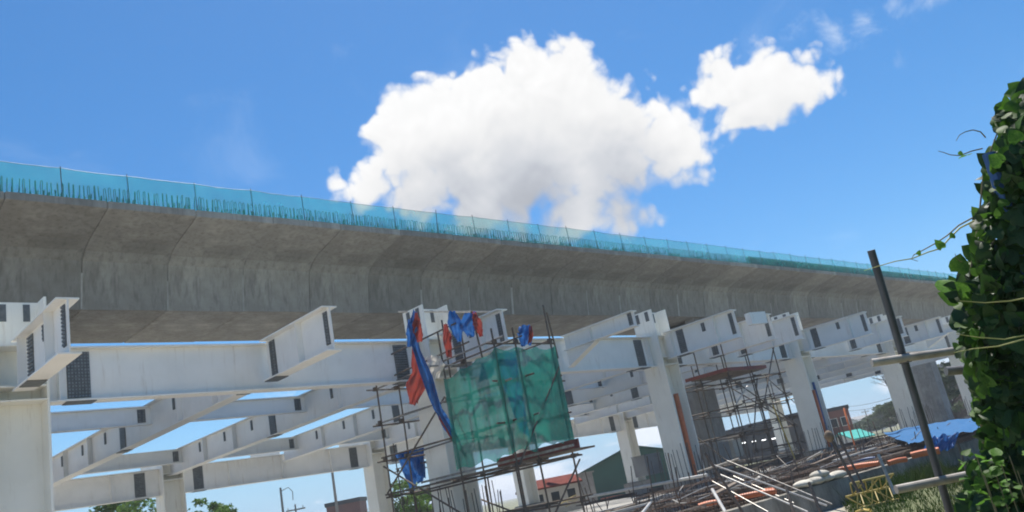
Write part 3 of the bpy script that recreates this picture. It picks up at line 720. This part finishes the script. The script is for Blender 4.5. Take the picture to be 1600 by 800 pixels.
def rod(px0, py0, px1, py1, d0, d1, r, m_, label): MB().tube(at_d(px0,py0,d0), at_d(px1,py1,d1), r, 7).thing('steel_rod', m_, label, 'rod')
rod(1102,708,1168,812,17,16.5,.03,REBAR_D,'dark leaning rod crossing the top of the slanting pale pipes')
rod(1296,680,1342,770,17,16.6,.03,REBAR_D,'dark leaning rod with a bag on top near the column with the blue pipe')
rod(1310,682,1352,765,18,17.4,.025,REBAR_D,'thin dark rod leaning parallel to the one with the bag')
rod(1372,710,1398,772,16,15.6,.03,TUBE,'grey tube leaning against the low wall')
rod(1264,754,1282,800,15.4,15,.03,REBAR_D,'short dark stake left of the yellow lattice')
rod(1228,760,1240,800,15.4,15,.028,REBAR_D,'short dark stake among the slanting pale pipes')
rod(1496,690,1510,735,16,15.8,.025,REBAR_D,'thin stake at the right end of the low wall')
# bag on the rod
b = MB(); b.smooth = True; c0 = at_d(1295,680,17)
b.path([c0+Vector((0,0,-.14)), c0+Vector((.02,0,-.08)), c0, c0+Vector((0,0,.07)), c0+Vector((0,0,.10))], [.03,.09,.10,.06,.01], 9); b.thing('plastic_bag', FORM, 'small brown bag tied to the top of a leaning rod', 'bag')
# sacks by the wall
for k, (px_, py_) in enumerate([(1258,766),(1276,763),(1294,759),(1311,756),(1285,755)]):
    p = at_y(px_, py_, 10.62); p.z = .72; mb = MB(); mb.smooth = True
    def fn(u, v, p=p, k=k):
        a = u*2*pi; t = v*pi; r = Vector((.36*sin(t)*cos(a), .2*sin(t)*sin(a), .10*cos(t)))
        return p + r*(1+.18*mnoise.noise(r*4+Vector((k*3,0,0)))) + Vector((0,0,.12 if k == 4 else 0))
    mb.grid(fn, 14, 8); mb.thing('sand_sack', SACK, ['leftmost','second','third','rightmost','topmost'][k]+' of the pale sacks heaped left of the yellow lattice', 'sack', 'sacks by the low wall')
# yellow lattice section lying on the grass
def lattice(a, b, dz, w, label, m_=YELLOW, n=3):
    a = Vector(a); b = Vector(b); d = (b-a).normalized(); s_ = Vector((-d.y, d.x, 0))*w
    t = root('lattice_section', tuple((a+b)/2), label, 'lattice')
    R = [(a, b), (a+Vector((0,0,dz)), b+Vector((0,0,dz))), (a+s_+Vector((0,0,dz*.5)), b+s_+Vector((0,0,dz*.5)))]
    for p, q in R: MB().tube(p, q, .024, 7).build('chord', m_, t)
    for i, (P0, P1) in enumerate(((R[0],R[1]),(R[1],R[2]),(R[2],R[0]))):
        for k in range(n):
            u0 = k/n; u1 = (k+1)/n; A_ = P0[0].lerp(P0[1], u0); B_ = P1[0].lerp(P1[1], (u0+u1)/2); C_ = P0[0].lerp(P0[1], u1)
            MB().tube(A_, B_, .014, 6).build('lacing', m_, t); MB().tube(B_, C_, .014, 6).build('lacing', m_, t)
lattice(at_z(1340,795,.06), at_z(1408,779,.06), .55, .3, 'yellow lattice steel section lying in the grass by the low wall')
lattice(at_z(884,792,.75), at_z(916,772,.75), .35, .4, 'small yellow lattice piece lying left of the level pale pipe', n=4)
hb = MB(); hb.path([at_z(1338,800,.12), at_z(1348,796,.25), at_z(1360,797,.25), at_z(1366,803,.12)], .03, 7); hb.thing('yellow_hoop', YELLOW, 'bent yellow hoop in front of the yellow lattice', 'hoop')
# boxes
for (px_, py_, z, sx, sy, sz, m_, lab) in [(1343,705,.5,.5,.4,.55,PLASTER,'pale board box standing among the rebar behind the wall'), (1005,776,.7,.5,.4,.6,GREY_R,'small grey box left of the pedestal'), (1012,727,1.2,1.6,1.0,1.2,GREY_R,'grey cabinet in front of the green building'), (1145,700,1.0,1.0,.8,1.2,PLASTER,'pale crate standing by the far scaffold')]:
    p = at_z(px_, py_, z)
    if lab.startswith('grey cabinet'): p = at_d(px_, py_, 52)
    if lab.startswith('pale crate'): p = at_d(px_, py_, 55)
    mb = MB().box(p.x-sx/2, p.x+sx/2, p.y-sy/2, p.y+sy/2, p.z-sz/2, p.z+sz/2); mb.box(p.x-sx/2-.03, p.x+sx/2+.03, p.y-sy/2-.03, p.y+sy/2+.03, p.z+sz/2+.002, p.z+sz/2+.05)
    mb.thing('site_box', m_, lab, 'box')
# blue tarp over the works at right
cloth('blue_tarp', [at_d(1380,676,40), at_d(1530,648,36), at_d(1530,672,24), at_d(1420,694,26)], mat('faded_tarp', (.04,.15,.33), (.035,.12,.27), 4, .75, trans=.1, spec=.1), 'faded blue tarp spread over the works beside the vine', 'tarp', .10, 3, seed=23)
cloth('blue_tarp', [at_d(1450,684,23.8), at_d(1498,676,23.6), at_d(1490,702,23.4), at_d(1440,708,23.6)], TARP_B, 'bright crumpled blue tarp hanging below the faded one', 'tarp', .2, 3, seed=24)

# ------------------------------------------------------------------ background
def leaves_blob(m_, c, R, n, size, rnd, flat=.75):
    """leaf faces in clumps through the crown"""
    cl = []
    for _ in range(max(8, n//90)):
        while True:
            v = Vector((rnd.uniform(-1,1), rnd.uniform(-1,1), rnd.uniform(-1,1)))
            if .25 < v.length < 1: break
        cl.append((Vector((v.x*R[0], v.y*R[1], v.z*R[2])), rnd.uniform(.16,.34)))
    for i in range(n):
        cc, cr_ = rnd.choice(cl)
        d = Vector((rnd.gauss(0,1), rnd.gauss(0,1), rnd.gauss(0,1))).normalized()*(rnd.random()**.4)*cr_
        p = Vector(c) + cc + Vector((d.x*R[0], d.y*R[1], d.z*R[2]*flat))
        a = Vector((rnd.gauss(0,1), rnd.gauss(0,1), rnd.gauss(0,.6))).normalized()*size*rnd.uniform(.7,1.3)
        b_ = a.cross(Vector((rnd.gauss(0,1), rnd.gauss(0,1), rnd.gauss(0,1)))).normalized()*size*.45
        k = len(m_.v); m_.v += [tuple(p-a), tuple(p+b_), tuple(p+a), tuple(p-b_)]; m_.quad(k, k+1, k+2, k+3)
    return cl
def tree(base, H, R, n, size, label, seed, lm=LEAF):
    rnd = random.Random(seed); base = Vector(base)
    t = root('tree', tuple(base), label, 'tree')
    c = base + Vector((0,0,H-R[2]))
    cr_ = MB(); cl = leaves_blob(cr_, c, R, n, size, rnd); cr_.build('crown', lm, t)
    tr = MB(); tr.path([base, base+Vector((rnd.gauss(0,.1),rnd.gauss(0,.1),(H-2*R[2])*.6+.3)), c-Vector((0,0,R[2]*.3)), c+Vector((0,0,R[2]*.5))], [H*.035, H*.028, H*.018, H*.006], 8)
    for cc, _ in cl[:10]: tr.path([c-Vector((0,0,R[2]*.5)), c+cc*.5+Vector((0,0,-.1)), c+cc], [H*.014, H*.008, H*.003], 5)
    tr.build('trunk', BARK, t); return t
tree((13.5, 56, 0), 6.5, (3.2, 3.2, 2.0), 5200, .16, 'leafy green tree at the lower left, left of the far column', 1)
tree((20.0, 58, 0), 6.9, (3.6, 3.4, 2.3), 5600, .16, 'leafy green tree at the lower left seen behind the far column', 2)
tree((26.3, 60.5, 0), 6.0, (2.2, 2.4, 1.8), 3000, .16, 'smaller green tree just right of the far left column', 3)
tree((42, 58, 0), 4.8, (2.6, 2.4, 1.9), 3600, .15, 'green tree seen below the blue tarp behind the scaffold', 4)
tree((47, 62, 0), 4.4, (2.6, 2.4, 1.7), 3000, .15, 'low green tree right of the one below the blue tarp', 5)
for k, (px_, d, H, rx) in enumerate([(1356,175,3.2,4),(1374,160,3.6,4),(1390,150,4.6,4),(1408,140,5.4,4),(1425,120,5.0,4),(1340,230,3.4,7)]):
    p = at_d(px_, 660, d); tree((p.x, p.y, 0), H, (rx, rx, H*.38), 2600, .34, ['low dark tree farthest left in the gap under the beams','mid green tree left of the tallest far tree','tallest far tree standing against the clouds','broad far tree just left of the fifth column','far tree partly behind the fifth column','very distant hazy tree line clump by the red brown building'][k], 30+k, LEAF_F)
for k, (px_, d, H, rx) in enumerate([(1468,95,7,4),(1490,100,6,4.5)]):
    p = at_d(px_, 640, d); tree((p.x, p.y, 0), H, (rx, rx, H*.4), 2600, .28, ['dusty green tree in front of the second concrete pier','dusty green tree beside the vine behind the rails'][k], 50+k, LEAF_F)
# bare branches by the fifth column
bt = root('bare_tree', tuple(Vector((*at_d(1405,660,118).xy, 0))), 'leafless tree with fine bare twigs left of the fifth column', 'tree'); bb = MB(); rnd = random.Random(4); B0 = ORG[bt]
def grow(p, d, L, r, lv):
    q = p + d*L; bb.path([p, p.lerp(q,.5)+Vector((rnd.gauss(0,.05*L),)*3), q], [r, r*.85, r*.7], 4, False)
    if lv:
        for _ in range(3): grow(q, (d+Vector((rnd.gauss(0,.5), rnd.gauss(0,.5), rnd.gauss(.1,.3)))).normalized(), L*.72, r*.62, lv-1)
grow(B0, Vector((0,0,1)), 3.4, .16, 5); bb.build('trunk', BARK, bt)

def house(name, c, ax, L, Wd, He, Hr, wall_m, roof_m, label, cat='building', windows=(), roof='gable', ov=.4, rib=0):
    """box with a roof; ax = direction angle of its long side; windows = (side, u, z, w, h)"""
    t = root(name, (c[0], c[1], 0), label, cat); R_ = Matrix.Rotation(ax, 4, 'Z'); T = Matrix.Translation(Vector((c[0], c[1], 0)))
    def put(mb, nm, m_, par=t):
        mb.v = [tuple(T @ (R_ @ Vector(v))) for v in mb.v]; return mb.build(nm, m_, par)
    w = MB()
    if roof == 'gable': w.prism([(-Wd/2,0),(Wd/2,0),(Wd/2,He),(0,He+Hr),(-Wd/2,He)], -L/2, L/2)
    else: w.box(-L/2, L/2, -Wd/2, Wd/2, 0, He)
    put(w, 'wall', wall_m)
    if roof == 'gable':
        r = MB()
        for s_ in (-1, 1):
            e = Vector((0, s_*(Wd/2+ov), He-Hr*ov/(Wd/2)+.03)); k = Vector((0,0,He+Hr+.03))
            b0 = len(r.v)
            for x in (-L/2-ov, L/2+ov):
                for p in (e, k, k+Vector((0,0,.12)), e+Vector((0,0,.12))): r.v.append((x, p.y, p.z))
            for q in ((0,1,2,3),(7,6,5,4),(0,4,5,1),(1,5,6,2),(2,6,7,3),(3,7,4,0)): r.quad(*(b0+i for i in q))
        put(r, 'roof', roof_m)
    else:
        put(MB().box(-L/2-.15, L/2+.15, -Wd/2-.15, Wd/2+.15, He+.003, He+Hr), 'parapet', roof_m)
    for side, u, z, ww, hh in windows:
        m_ = MB(); fr = MB()
        if side in ('f', 'b'):
            y = -Wd/2 if side == 'f' else Wd/2; s_ = -1 if side == 'f' else 1
            fr.box(u-ww/2-.08, u+ww/2+.08, min(y, y+s_*.06), max(y, y+s_*.06), z-.08, z+hh+.08); m_.box(u-ww/2, u+ww/2, min(y+s_*.062, y+s_*.075), max(y+s_*.062, y+s_*.075), z, z+hh)
        else:
            x = -L/2; fr.box(x-.06, x, u-ww/2-.08, u+ww/2+.08, z-.08, z+hh+.08); m_.box(x-.075, x-.062, u-ww/2, u+ww/2, z, z+hh)
        f_ = put(fr, 'window', PLASTER); put(m_, 'pane', GLASS, f_)
    return t
def vaz(px): q = ray(px, 720); return math.atan2(q.y, q.x)
p = at_d(994, 735, 82); house('green_warehouse', (p.x, p.y), vaz(994), 14, 9.4, 2.7, 1.45, GREEN_W, GREEN_W, 'dark green gabled warehouse seen under the frame beside the far column')
p = at_d(858, 770, 62); house('red_roofed_house', (p.x, p.y), vaz(858)-radians(78), 3.9, 4, 1.95, .55, PLASTER, RED_ROOF, 'cream house with low red roof seen below the scaffold platform', 'house', [('f',-1.2,.9,.6,.7),('f',0,.9,.6,.7),('f',1.2,.9,.6,.7)], ov=.2)
p = at_d(908, 760, 68); house('concrete_yard_wall', (p.x, p.y), vaz(908)-radians(80), 2.2, .3, 2.5, .12, CONC_P, CONC_P, 'plain grey yard wall left of the green warehouse', 'wall', roof='flat')
p = at_d(543, 800, 110); house('flat_roofed_block', (p.x, p.y), radians(-46), 4.4, 4, 5.2, .5, BROWN_W, DARK_W, 'small dark flat roofed block at the bottom left of the netted column', 'building', [('f',-1,2.6,.8,1.0),('f',1,2.6,.8,1.0)], roof='flat')
p = at_d(1185, 690, 125); sh = house('dark_market_hall', (p.x, p.y), radians(-46), 17, 16, 4.2, .5, DARK_W, DARK_W, 'long dark open hall with small lights seen beyond the pier', 'building', roof='flat')
for k in range(4): house_p = at_d(1150+k*26, 668-k*7, 117); 
for k in range(3):
    q = Vector((p.x, p.y, 0)) + Vector((cos(radians(-46)), sin(radians(-46)), 0))*(-5+k*5)
    MB().box(q.x-1.6, q.x+1.6, q.y-3, q.y+3, 4.71, 5.2+.25*k).build('roof_step', DARK_W, sh)
lampm = bpy.data.materials.new('fluorescent_lamp'); lampm.use_nodes = True; lp = lampm.node_tree.nodes['Principled BSDF']; lp.inputs['Emission Color'].default_value = (1,1,1,1); lp.inputs['Emission Strength'].default_value = 2.0
for k in range(6):
    q = at_d(1147+k*15.5, 694-k*2.2, 113.5); MB().box(q.x-.2, q.x+.2, q.y-.2, q.y+.2, q.z-.06, q.z+.06).build('lamp', lampm, sh)
p = at_d(1314, 668, 100); house('red_brown_building', (p.x, p.y), vaz(1316), 8, 2.6, 4.2, .4, BROWN_W, DARK_W, 'red brown building right of the column with the blue pipe', 'building', [('l',-.6,2.4,.7,.9),('l',.6,2.4,.7,.9)], roof='flat')
p = at_d(1330, 686, 90); house('turquoise_shelter', (p.x, p.y), radians(-20), 2.6, 3.2, .8, .75, PLASTER, TURQ, 'low shelter with bright turquoise roof right of the column with the blue pipe', 'shelter', ov=.3)
p = at_d(1350, 668, 260); house('far_pale_house', (p.x, p.y), radians(-20), 9, 8, 3.6, 1.6, PLASTER, GREY_R, 'pale far house low in the gap under the beams', 'house')
p = at_d(1372, 668, 300); house('far_grey_house', (p.x, p.y), radians(-15), 10, 8, 3.2, 1.6, GREY_R, RED_ROOF, 'small far house with dull red roof in the gap under the beams', 'house')
p = at_d(1500, 640, 115); house('brown_block', (p.x, p.y), radians(-15), 7, 12, 7.4, .5, FORM, GREY_R, 'brown block behind the second pier beside the vine', 'building', [('l',-4,2.4,1.4,1.2),('l',-1,2.4,1.4,1.2),('l',2,2.4,1.4,1.2),('l',-4,5,1.4,1.2),('l',-1,5,1.4,1.2),('l',2,5,1.4,1.2)], roof='flat')
# utility poles and wires
def upole(px0, py0, d, r, label, arm=True):
    t = at_d(px0, py0, d); p = root('utility_pole', (t.x, t.y, 0), label, 'pole')
    MB().path([(t.x, t.y, 0), (t.x, t.y, t.z)], [r*1.25, r*.8], 9).build('shaft', CONC_P, p)
    if arm:
        MB().bar((t.x-.7, t.y+.6, t.z-.5), (t.x+.7, t.y-.6, t.z-.5), .1, .12).build('crossarm', PLANK, p)
        for s_ in (-.6, 0, .6): MB().path([(t.x+s_*.9, t.y-s_*.77, t.z-.44), (t.x+s_*.9, t.y-s_*.77, t.z-.2)], [.05,.03], 6).build('insulator', PLASTER, p)
    return t
upole(517, 722, 62, .11, 'tall dark bare pole left of the back column behind the tarp', False)
t1 = upole(438, 762, 70, .11, 'pole with a lamp arm at the bottom left', False)
lr = [o for o in COL.objects if o.name.startswith('utility_pole')][-1]
MB().path([t1+Vector((0,0,-.3)), t1+Vector((.5,-.4,-.1)), t1+Vector((.75,-.6,-.5)), t1+Vector((.7,-.6,-1.2))], .035, 6).build('lamp_arm', GREY_R, lr)
upole(461, 788, 80, .10, 'short distant pole with insulators right of the lamp pole')
w0 = upole(1351, 640, 190, .13, 'far utility pole in the gap under the beams, left of the trees')
w1 = upole(1345, 654, 260, .13, 'farthest utility pole beside the pale house')
for k, (pa, pb, d) in enumerate([((1300,642),(1400,628),150),((1300,655),(1400,645),150),((1300,636),(1400,619),150)]):
    a = at_d(*pa, d); b = at_d(*pb, d-20); mb = MB(); mb.path([a.lerp(b, u/8)-Vector((0,0,.5*4*u/8*(1-u/8))) for u in range(9)], .03, 4); mb.thing('power_line', POSTM, ['middle','lowest','uppermost'][k]+' power line crossing the gap under the beams', 'wire', 'power lines')
# ------------------------------------------------------------------ the pipe fence close by
fr = root('pipe_fence', tuple(Vector((*at_d(1500,840,4.4).xy, 0))), 'pipe fence with dark leaning post and pale cross rails in front of the vine', 'fence')
top = at_d(1361,391,4.45); foot = at_d(1486,806,4.35); dirp = (foot-top).normalized(); foot2 = foot + dirp*((foot.z+.02)/-dirp.z)
ps = MB(); ps.path([top, top.lerp(foot,.5), foot2], .0205, 14); ps.build('post', POSTM, fr)
def rail(pts, r, m_):
    mb = MB(); mb.smooth = False; mb.path(pts, r, 14); return mb.build('rail', m_, fr)
rail([at_d(1362,567,4.36), at_d(1430,557,4.36), at_d(1500,547,4.4), at_d(1640,520,4.5)], .021, RAILM)
rail([at_d(1400,765,4.28), at_d(1520,741,4.34), at_d(1650,712,4.4)], .022, RAILM)
rail([at_d(1478,580,4.5), at_d(1660,566,4.5)], .024, TUBE)
for pc in (at_d(1413,560,4.38),): MB().box(pc.x-.024, pc.x+.024, pc.y-.024, pc.y+.024, pc.z-.024, pc.z+.024).build('coupler', POSTM, fr)
# rusty steel wire ring on the post
# supports hidden in the vine
vp = MB(); vp.path([Vector((*at_d(1555,385,3.9).xy, 0)), at_d(1545,240,3.9)], .03, 10); vp.thing('blue_post', BLUEP, 'blue painted post inside the vine', 'post')

# ------------------------------------------------------------------ the vine
vine = root('climbing_vine', tuple(Vector((*at_d(1600,900,3.9).xy, 0))), 'tall dense leafy climbing vine at the right edge', 'vine')
def leaf_mesh(nm, m_, fold, droop):
    mb = MB(); mb.smooth = True
    half_o = [(0,0),(.30,-.12),(.46,.10),(.46,.36),(.34,.62),(.16,.86),(0,1.06)]
    mid = [(0,0),(0,.25),(0,.5),(0,.75),(0,1.06)]
    def z(x, y): return fold*abs(x) - droop*(y**2) + .03*sin(y*9+x*5)
    L = [(-x, y) for x, y in half_o[1:-1]]; Rr = half_o[1:-1]
    mb.v = [(x, y, z(x, y)) for x, y in mid] + [(x, y, z(x, y)) for x, y in Rr] + [(x, y, z(x, y)) for x, y in L]
    for o, fl in ((5, 0), (10, 1)):
        F_ = [(0,o,1),(o,o+1,1),(1,o+1,o+2),(1,o+2,2),(2,o+2,o+3),(2,o+3,3),(3,o+3,o+4),(3,o+4,4)]
        for q in F_: mb.quad(*(q if not fl else q[::-1]))
    return mb.mesh(nm, m_)
LM = [leaf_mesh('leaf', VINE_A, .25, .12), leaf_mesh('leaf', VINE_A, .12, .3), leaf_mesh('leaf', VINE_SHADE, .3, .2), leaf_mesh('leaf', VINE_SHADE, .05, .35)]
rv = random.Random(3)
BOUND = [(128,1600),(140,1578),(165,1552),(200,1540),(250,1530),(300,1519),(350,1512),(400,1506),(430,1490),(460,1486),(500,1492),(540,1496),(580,1510),(620,1516),(660,1524),(690,1540),(720,1524),(760,1508),(830,1500),(900,1500)]
def left_at(y):
    for (y0, x0), (y1, x1) in zip(BOUND, BOUND[1:]):
        if y0 <= y <= y1: return x0+(x1-x0)*(y-y0)/(y1-y0)
    return 1500
def leaf_matrix(p, s_, nrm, roll):
    z = nrm.normalized(); x = z.cross(Vector((0,0,1)))
    if x.length < .05: x = Vector((1,0,0))
    x.normalize(); y = z.cross(x)          # y points up-ish; leaves hang, so flip
    R_ = Matrix((x, y, z)).transposed() @ Matrix.Rotation(pi+roll, 3, 'Z')
    m_ = R_.to_4x4() @ Matrix.Diagonal((s_, s_, s_, 1)); m_.translation = p; return m_
toCam = -FWD
cand = []
for i in range(4800):
    y = rv.uniform(140, 900); xl = left_at(y) + 14*mnoise.noise(Vector((y*.03, 0, 4))) + 10*mnoise.noise(Vector((y*.09, 0, 7))); dx = abs(rv.gauss(0, 1))*70 if rv.random() < .55 else rv.uniform(0, 330)
    px_ = xl + (20 if y < 450 else 6) + dx; inner = min(1, dx/120)
    # rounded front: shallow at the outline, nearer the camera inside
    front = 3.95 - .34*sqrt(max(0, 1-(1-min(1, dx/230))**2))
    if y < 200: front += .1
    d = front + abs(rv.gauss(0, .13)) if rv.random() < .8 else front + rv.uniform(0, .55)
    p = at_d(px_, y, d)
    s_ = rv.choice((.025,.035,.042,.05,.06,.07,.09))*rv.uniform(.8,1.15)
    side = -CR*(1-inner)*1.1
    n_ = toCam*.75 + side*.8 + Vector((0,0,.35)) + Vector((rv.gauss(0,.5), rv.gauss(0,.5), rv.gauss(0,.45)))
    if p.z < .02: continue
    cand.append((d, dx, p, s_, n_, rv.gauss(0,.6), y))
# the leaves that show largest are objects of their own
cand.sort(key=lambda c: (c[0]-.12*(c[1] < 60)) - c[3]*2)
cnt = 0; rest = MB(); rest.smooth = True
def add_leaf_geo(mb, me, mtx, mi):
    b = len(mb.v); mb.v += [tuple(mtx @ v.co) for v in me.vertices]; mb.cur = mi
    for p_ in me.polygons: mb.quad(*(b+i for i in p_.vertices))
for k, (d, dx, p, s_, n_, ro, y) in enumerate(cand):
    me = LM[rv.choice((0,0,1,1,2,3) if dx < 32 else (0,2,2,3,3,2,3,2,3,2,3,3))]  # inward of the outline mostly dark leaves, painting the vine's inner shade
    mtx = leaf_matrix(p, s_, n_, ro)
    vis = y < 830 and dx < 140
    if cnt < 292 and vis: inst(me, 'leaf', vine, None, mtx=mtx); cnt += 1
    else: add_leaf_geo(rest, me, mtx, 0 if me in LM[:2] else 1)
rest.build('foliage', [VINE_A, VINE_SHADE], vine, 'stuff')
# woody stems
for k in range(9):
    x0 = 1530+k*14; pts = []
    for j in range(9):
        y = 880-j*88+rv.uniform(-15,15); pts.append(at_d(max(left_at(max(129, min(899, y)))+18+k*9+rv.gauss(0,8), 0), y, 4.05+rv.gauss(0,.05)))
    mb = MB(); mb.path(pts, [.008-.0006*j for j in range(9)], 6); mb.build('stem', STEM, vine)
# tendrils reaching left
def tendril(pts, r, m_=STEM, d=3.9):
    mb = MB(); mb.path([at_d(a, b_, d) for a, b_ in pts], [r*(1-.6*i/(len(pts)-1)) for i in range(len(pts))], 5); mb.build('tendril', m_, vine)
tendril([(1540,215),(1532,206),(1520,203),(1508,206),(1499,211),(1494,220)], .0035)
tendril([(1535,232),(1518,236),(1500,243),(1485,242),(1474,238),(1466,236)], .0035)
tendril([(1522,345),(1500,356),(1482,374),(1470,388),(1450,394),(1425,404),(1400,408),(1375,415),(1350,423)], .0045, STEM_Y)
tendril([(1520,340),(1498,352),(1480,368),(1462,380),(1440,392),(1428,398),(1424,405),(1434,408)], .004)
tendril([(1600,350),(1580,352),(1566,358),(1556,368)], .005, STEM_Y)
tendril([(1620,462),(1580,470),(1540,473),(1500,470)], .0033, STEM_Y, 3.55)
tendril([(1620,520),(1570,530),(1530,527),(1494,522)], .0033, STEM_Y, 3.55)
tendril([(1640,512),(1600,530),(1560,541),(1520,545),(1490,551)], .004, STEM_Y, 3.5)
tendril([(1508,412),(1500,408),(1494,402),(1492,396)], .003)
for (px_, py_, s_) in [(1472,388,.05),(1515,242,.055),(1434,398,.025),(1488,372,.03),(1500,242,.025),(1496,425,.1),(1486,455,.12),(1492,300,.0)]:
    if s_: inst(LM[0], 'leaf', vine, None, mtx=leaf_matrix(at_d(px_, py_, 3.88), s_, toCam+Vector((rv.gauss(0,.3),)*3)+Vector((0,0,.3)), rv.gauss(0,.6)))
# leafy shoots at the vine's foot
sh2 = root('leafy_weed', tuple(Vector((*at_d(1535,900,3.7).xy, 0))), 'bright leafy weed growing at the foot of the vine', 'weed')
for k in range(70):
    px_ = rv.uniform(1500,1600); py_ = rv.uniform(705,840); inst(LM[rv.choice((0,1))], 'leaf', sh2, None, mtx=leaf_matrix(at_d(px_, py_, 3.55+rv.uniform(-.08,.1)), rv.uniform(.025,.05), toCam*.4+Vector((rv.gauss(0,.5), rv.gauss(0,.5), .9)), rv.uniform(-2,2)))
for k in range(6): 
    a = at_d(1525+k*13, 720+rv.uniform(-10,40), 3.58); mb = MB(); mb.path([Vector((a.x+rv.gauss(0,.05), a.y+rv.gauss(0,.05), 0)), a.lerp(Vector((a.x,a.y,0)),.5), a], [.004,.003,.002], 5); mb.build('stem', STEM, sh2)
# an old tyre lying in the grass
ty = MB(); ty.smooth = True; c = at_z(1560, 800, .12); c = at_d(1560, 802, 7.5)
def tyre(u, v): a = u*2*pi; b_ = v*2*pi; r = .30+.085*cos(b_); return (c.x+r*cos(a), c.y+r*sin(a), .10+.09*sin(b_))
ty.grid(tyre, 24, 10); ty.thing('old_tyre', GREY_R, 'old grey tyre lying in the grass at the foot of the vine', 'tyre')

# ------------------------------------------------------------------ grass
gr = MB(); rg = random.Random(9)
def blade(x, y, h, wd):
    a = rg.uniform(0, 2*pi); lx, ly = rg.gauss(0, .4)*h, rg.gauss(0, .4)*h; k = len(gr.v)
    gr.v += [(x-cos(a)*wd, y-sin(a)*wd, 0), (x+cos(a)*wd, y+sin(a)*wd, 0), (x+lx, y+ly, h)]; gr.quad(k, k+1, k+2)
for i in range(80000):
    x = rg.uniform(4, 40); y = rg.uniform(.8, 10.4)
    if y/x > .5: continue
    dn = mnoise.noise(Vector((x*.6, y*.6, 0)))
    if dn < -.15 and rg.random() < .7: continue
    blade(x, y, rg.uniform(.07, .22)*(1+.8*max(0, dn)), rg.uniform(.006, .014))
for i in range(2500):
    cx_, cy_ = rg.choice([(22.2,10.0),(26,10.1),(21,9.2),(24,9.8)])
    blade(cx_+rg.gauss(0,.5), cy_+rg.gauss(0,.2), rg.uniform(.2,.6), .01)
go_ = gr.build('grass', GRASSM); tag(go_, 'short dry green grass growing in front of the low wall', 'grass', kind='stuff')

# ------------------------------------------------------------------ humid air
hzm = bpy.data.materials.new('humid_air'); hzm.use_nodes = True; ht = hzm.node_tree; ht.nodes.clear()
ho = ht.nodes.new('ShaderNodeOutputMaterial'); hv = ht.nodes.new('ShaderNodeVolumePrincipled')
hv.inputs['Color'].default_value = (.90, .94, 1.0, 1); hv.inputs['Density'].default_value = .0008; hv.inputs['Anisotropy'].default_value = .2
ht.links.new(hv.outputs[0], ho.inputs['Volume'])
hzb = MB().box(-2100, 3100, -2100, 3100, -1, 15.6); hzo = hzb.build('haze', hzm); hzo['kind'] = 'stuff'
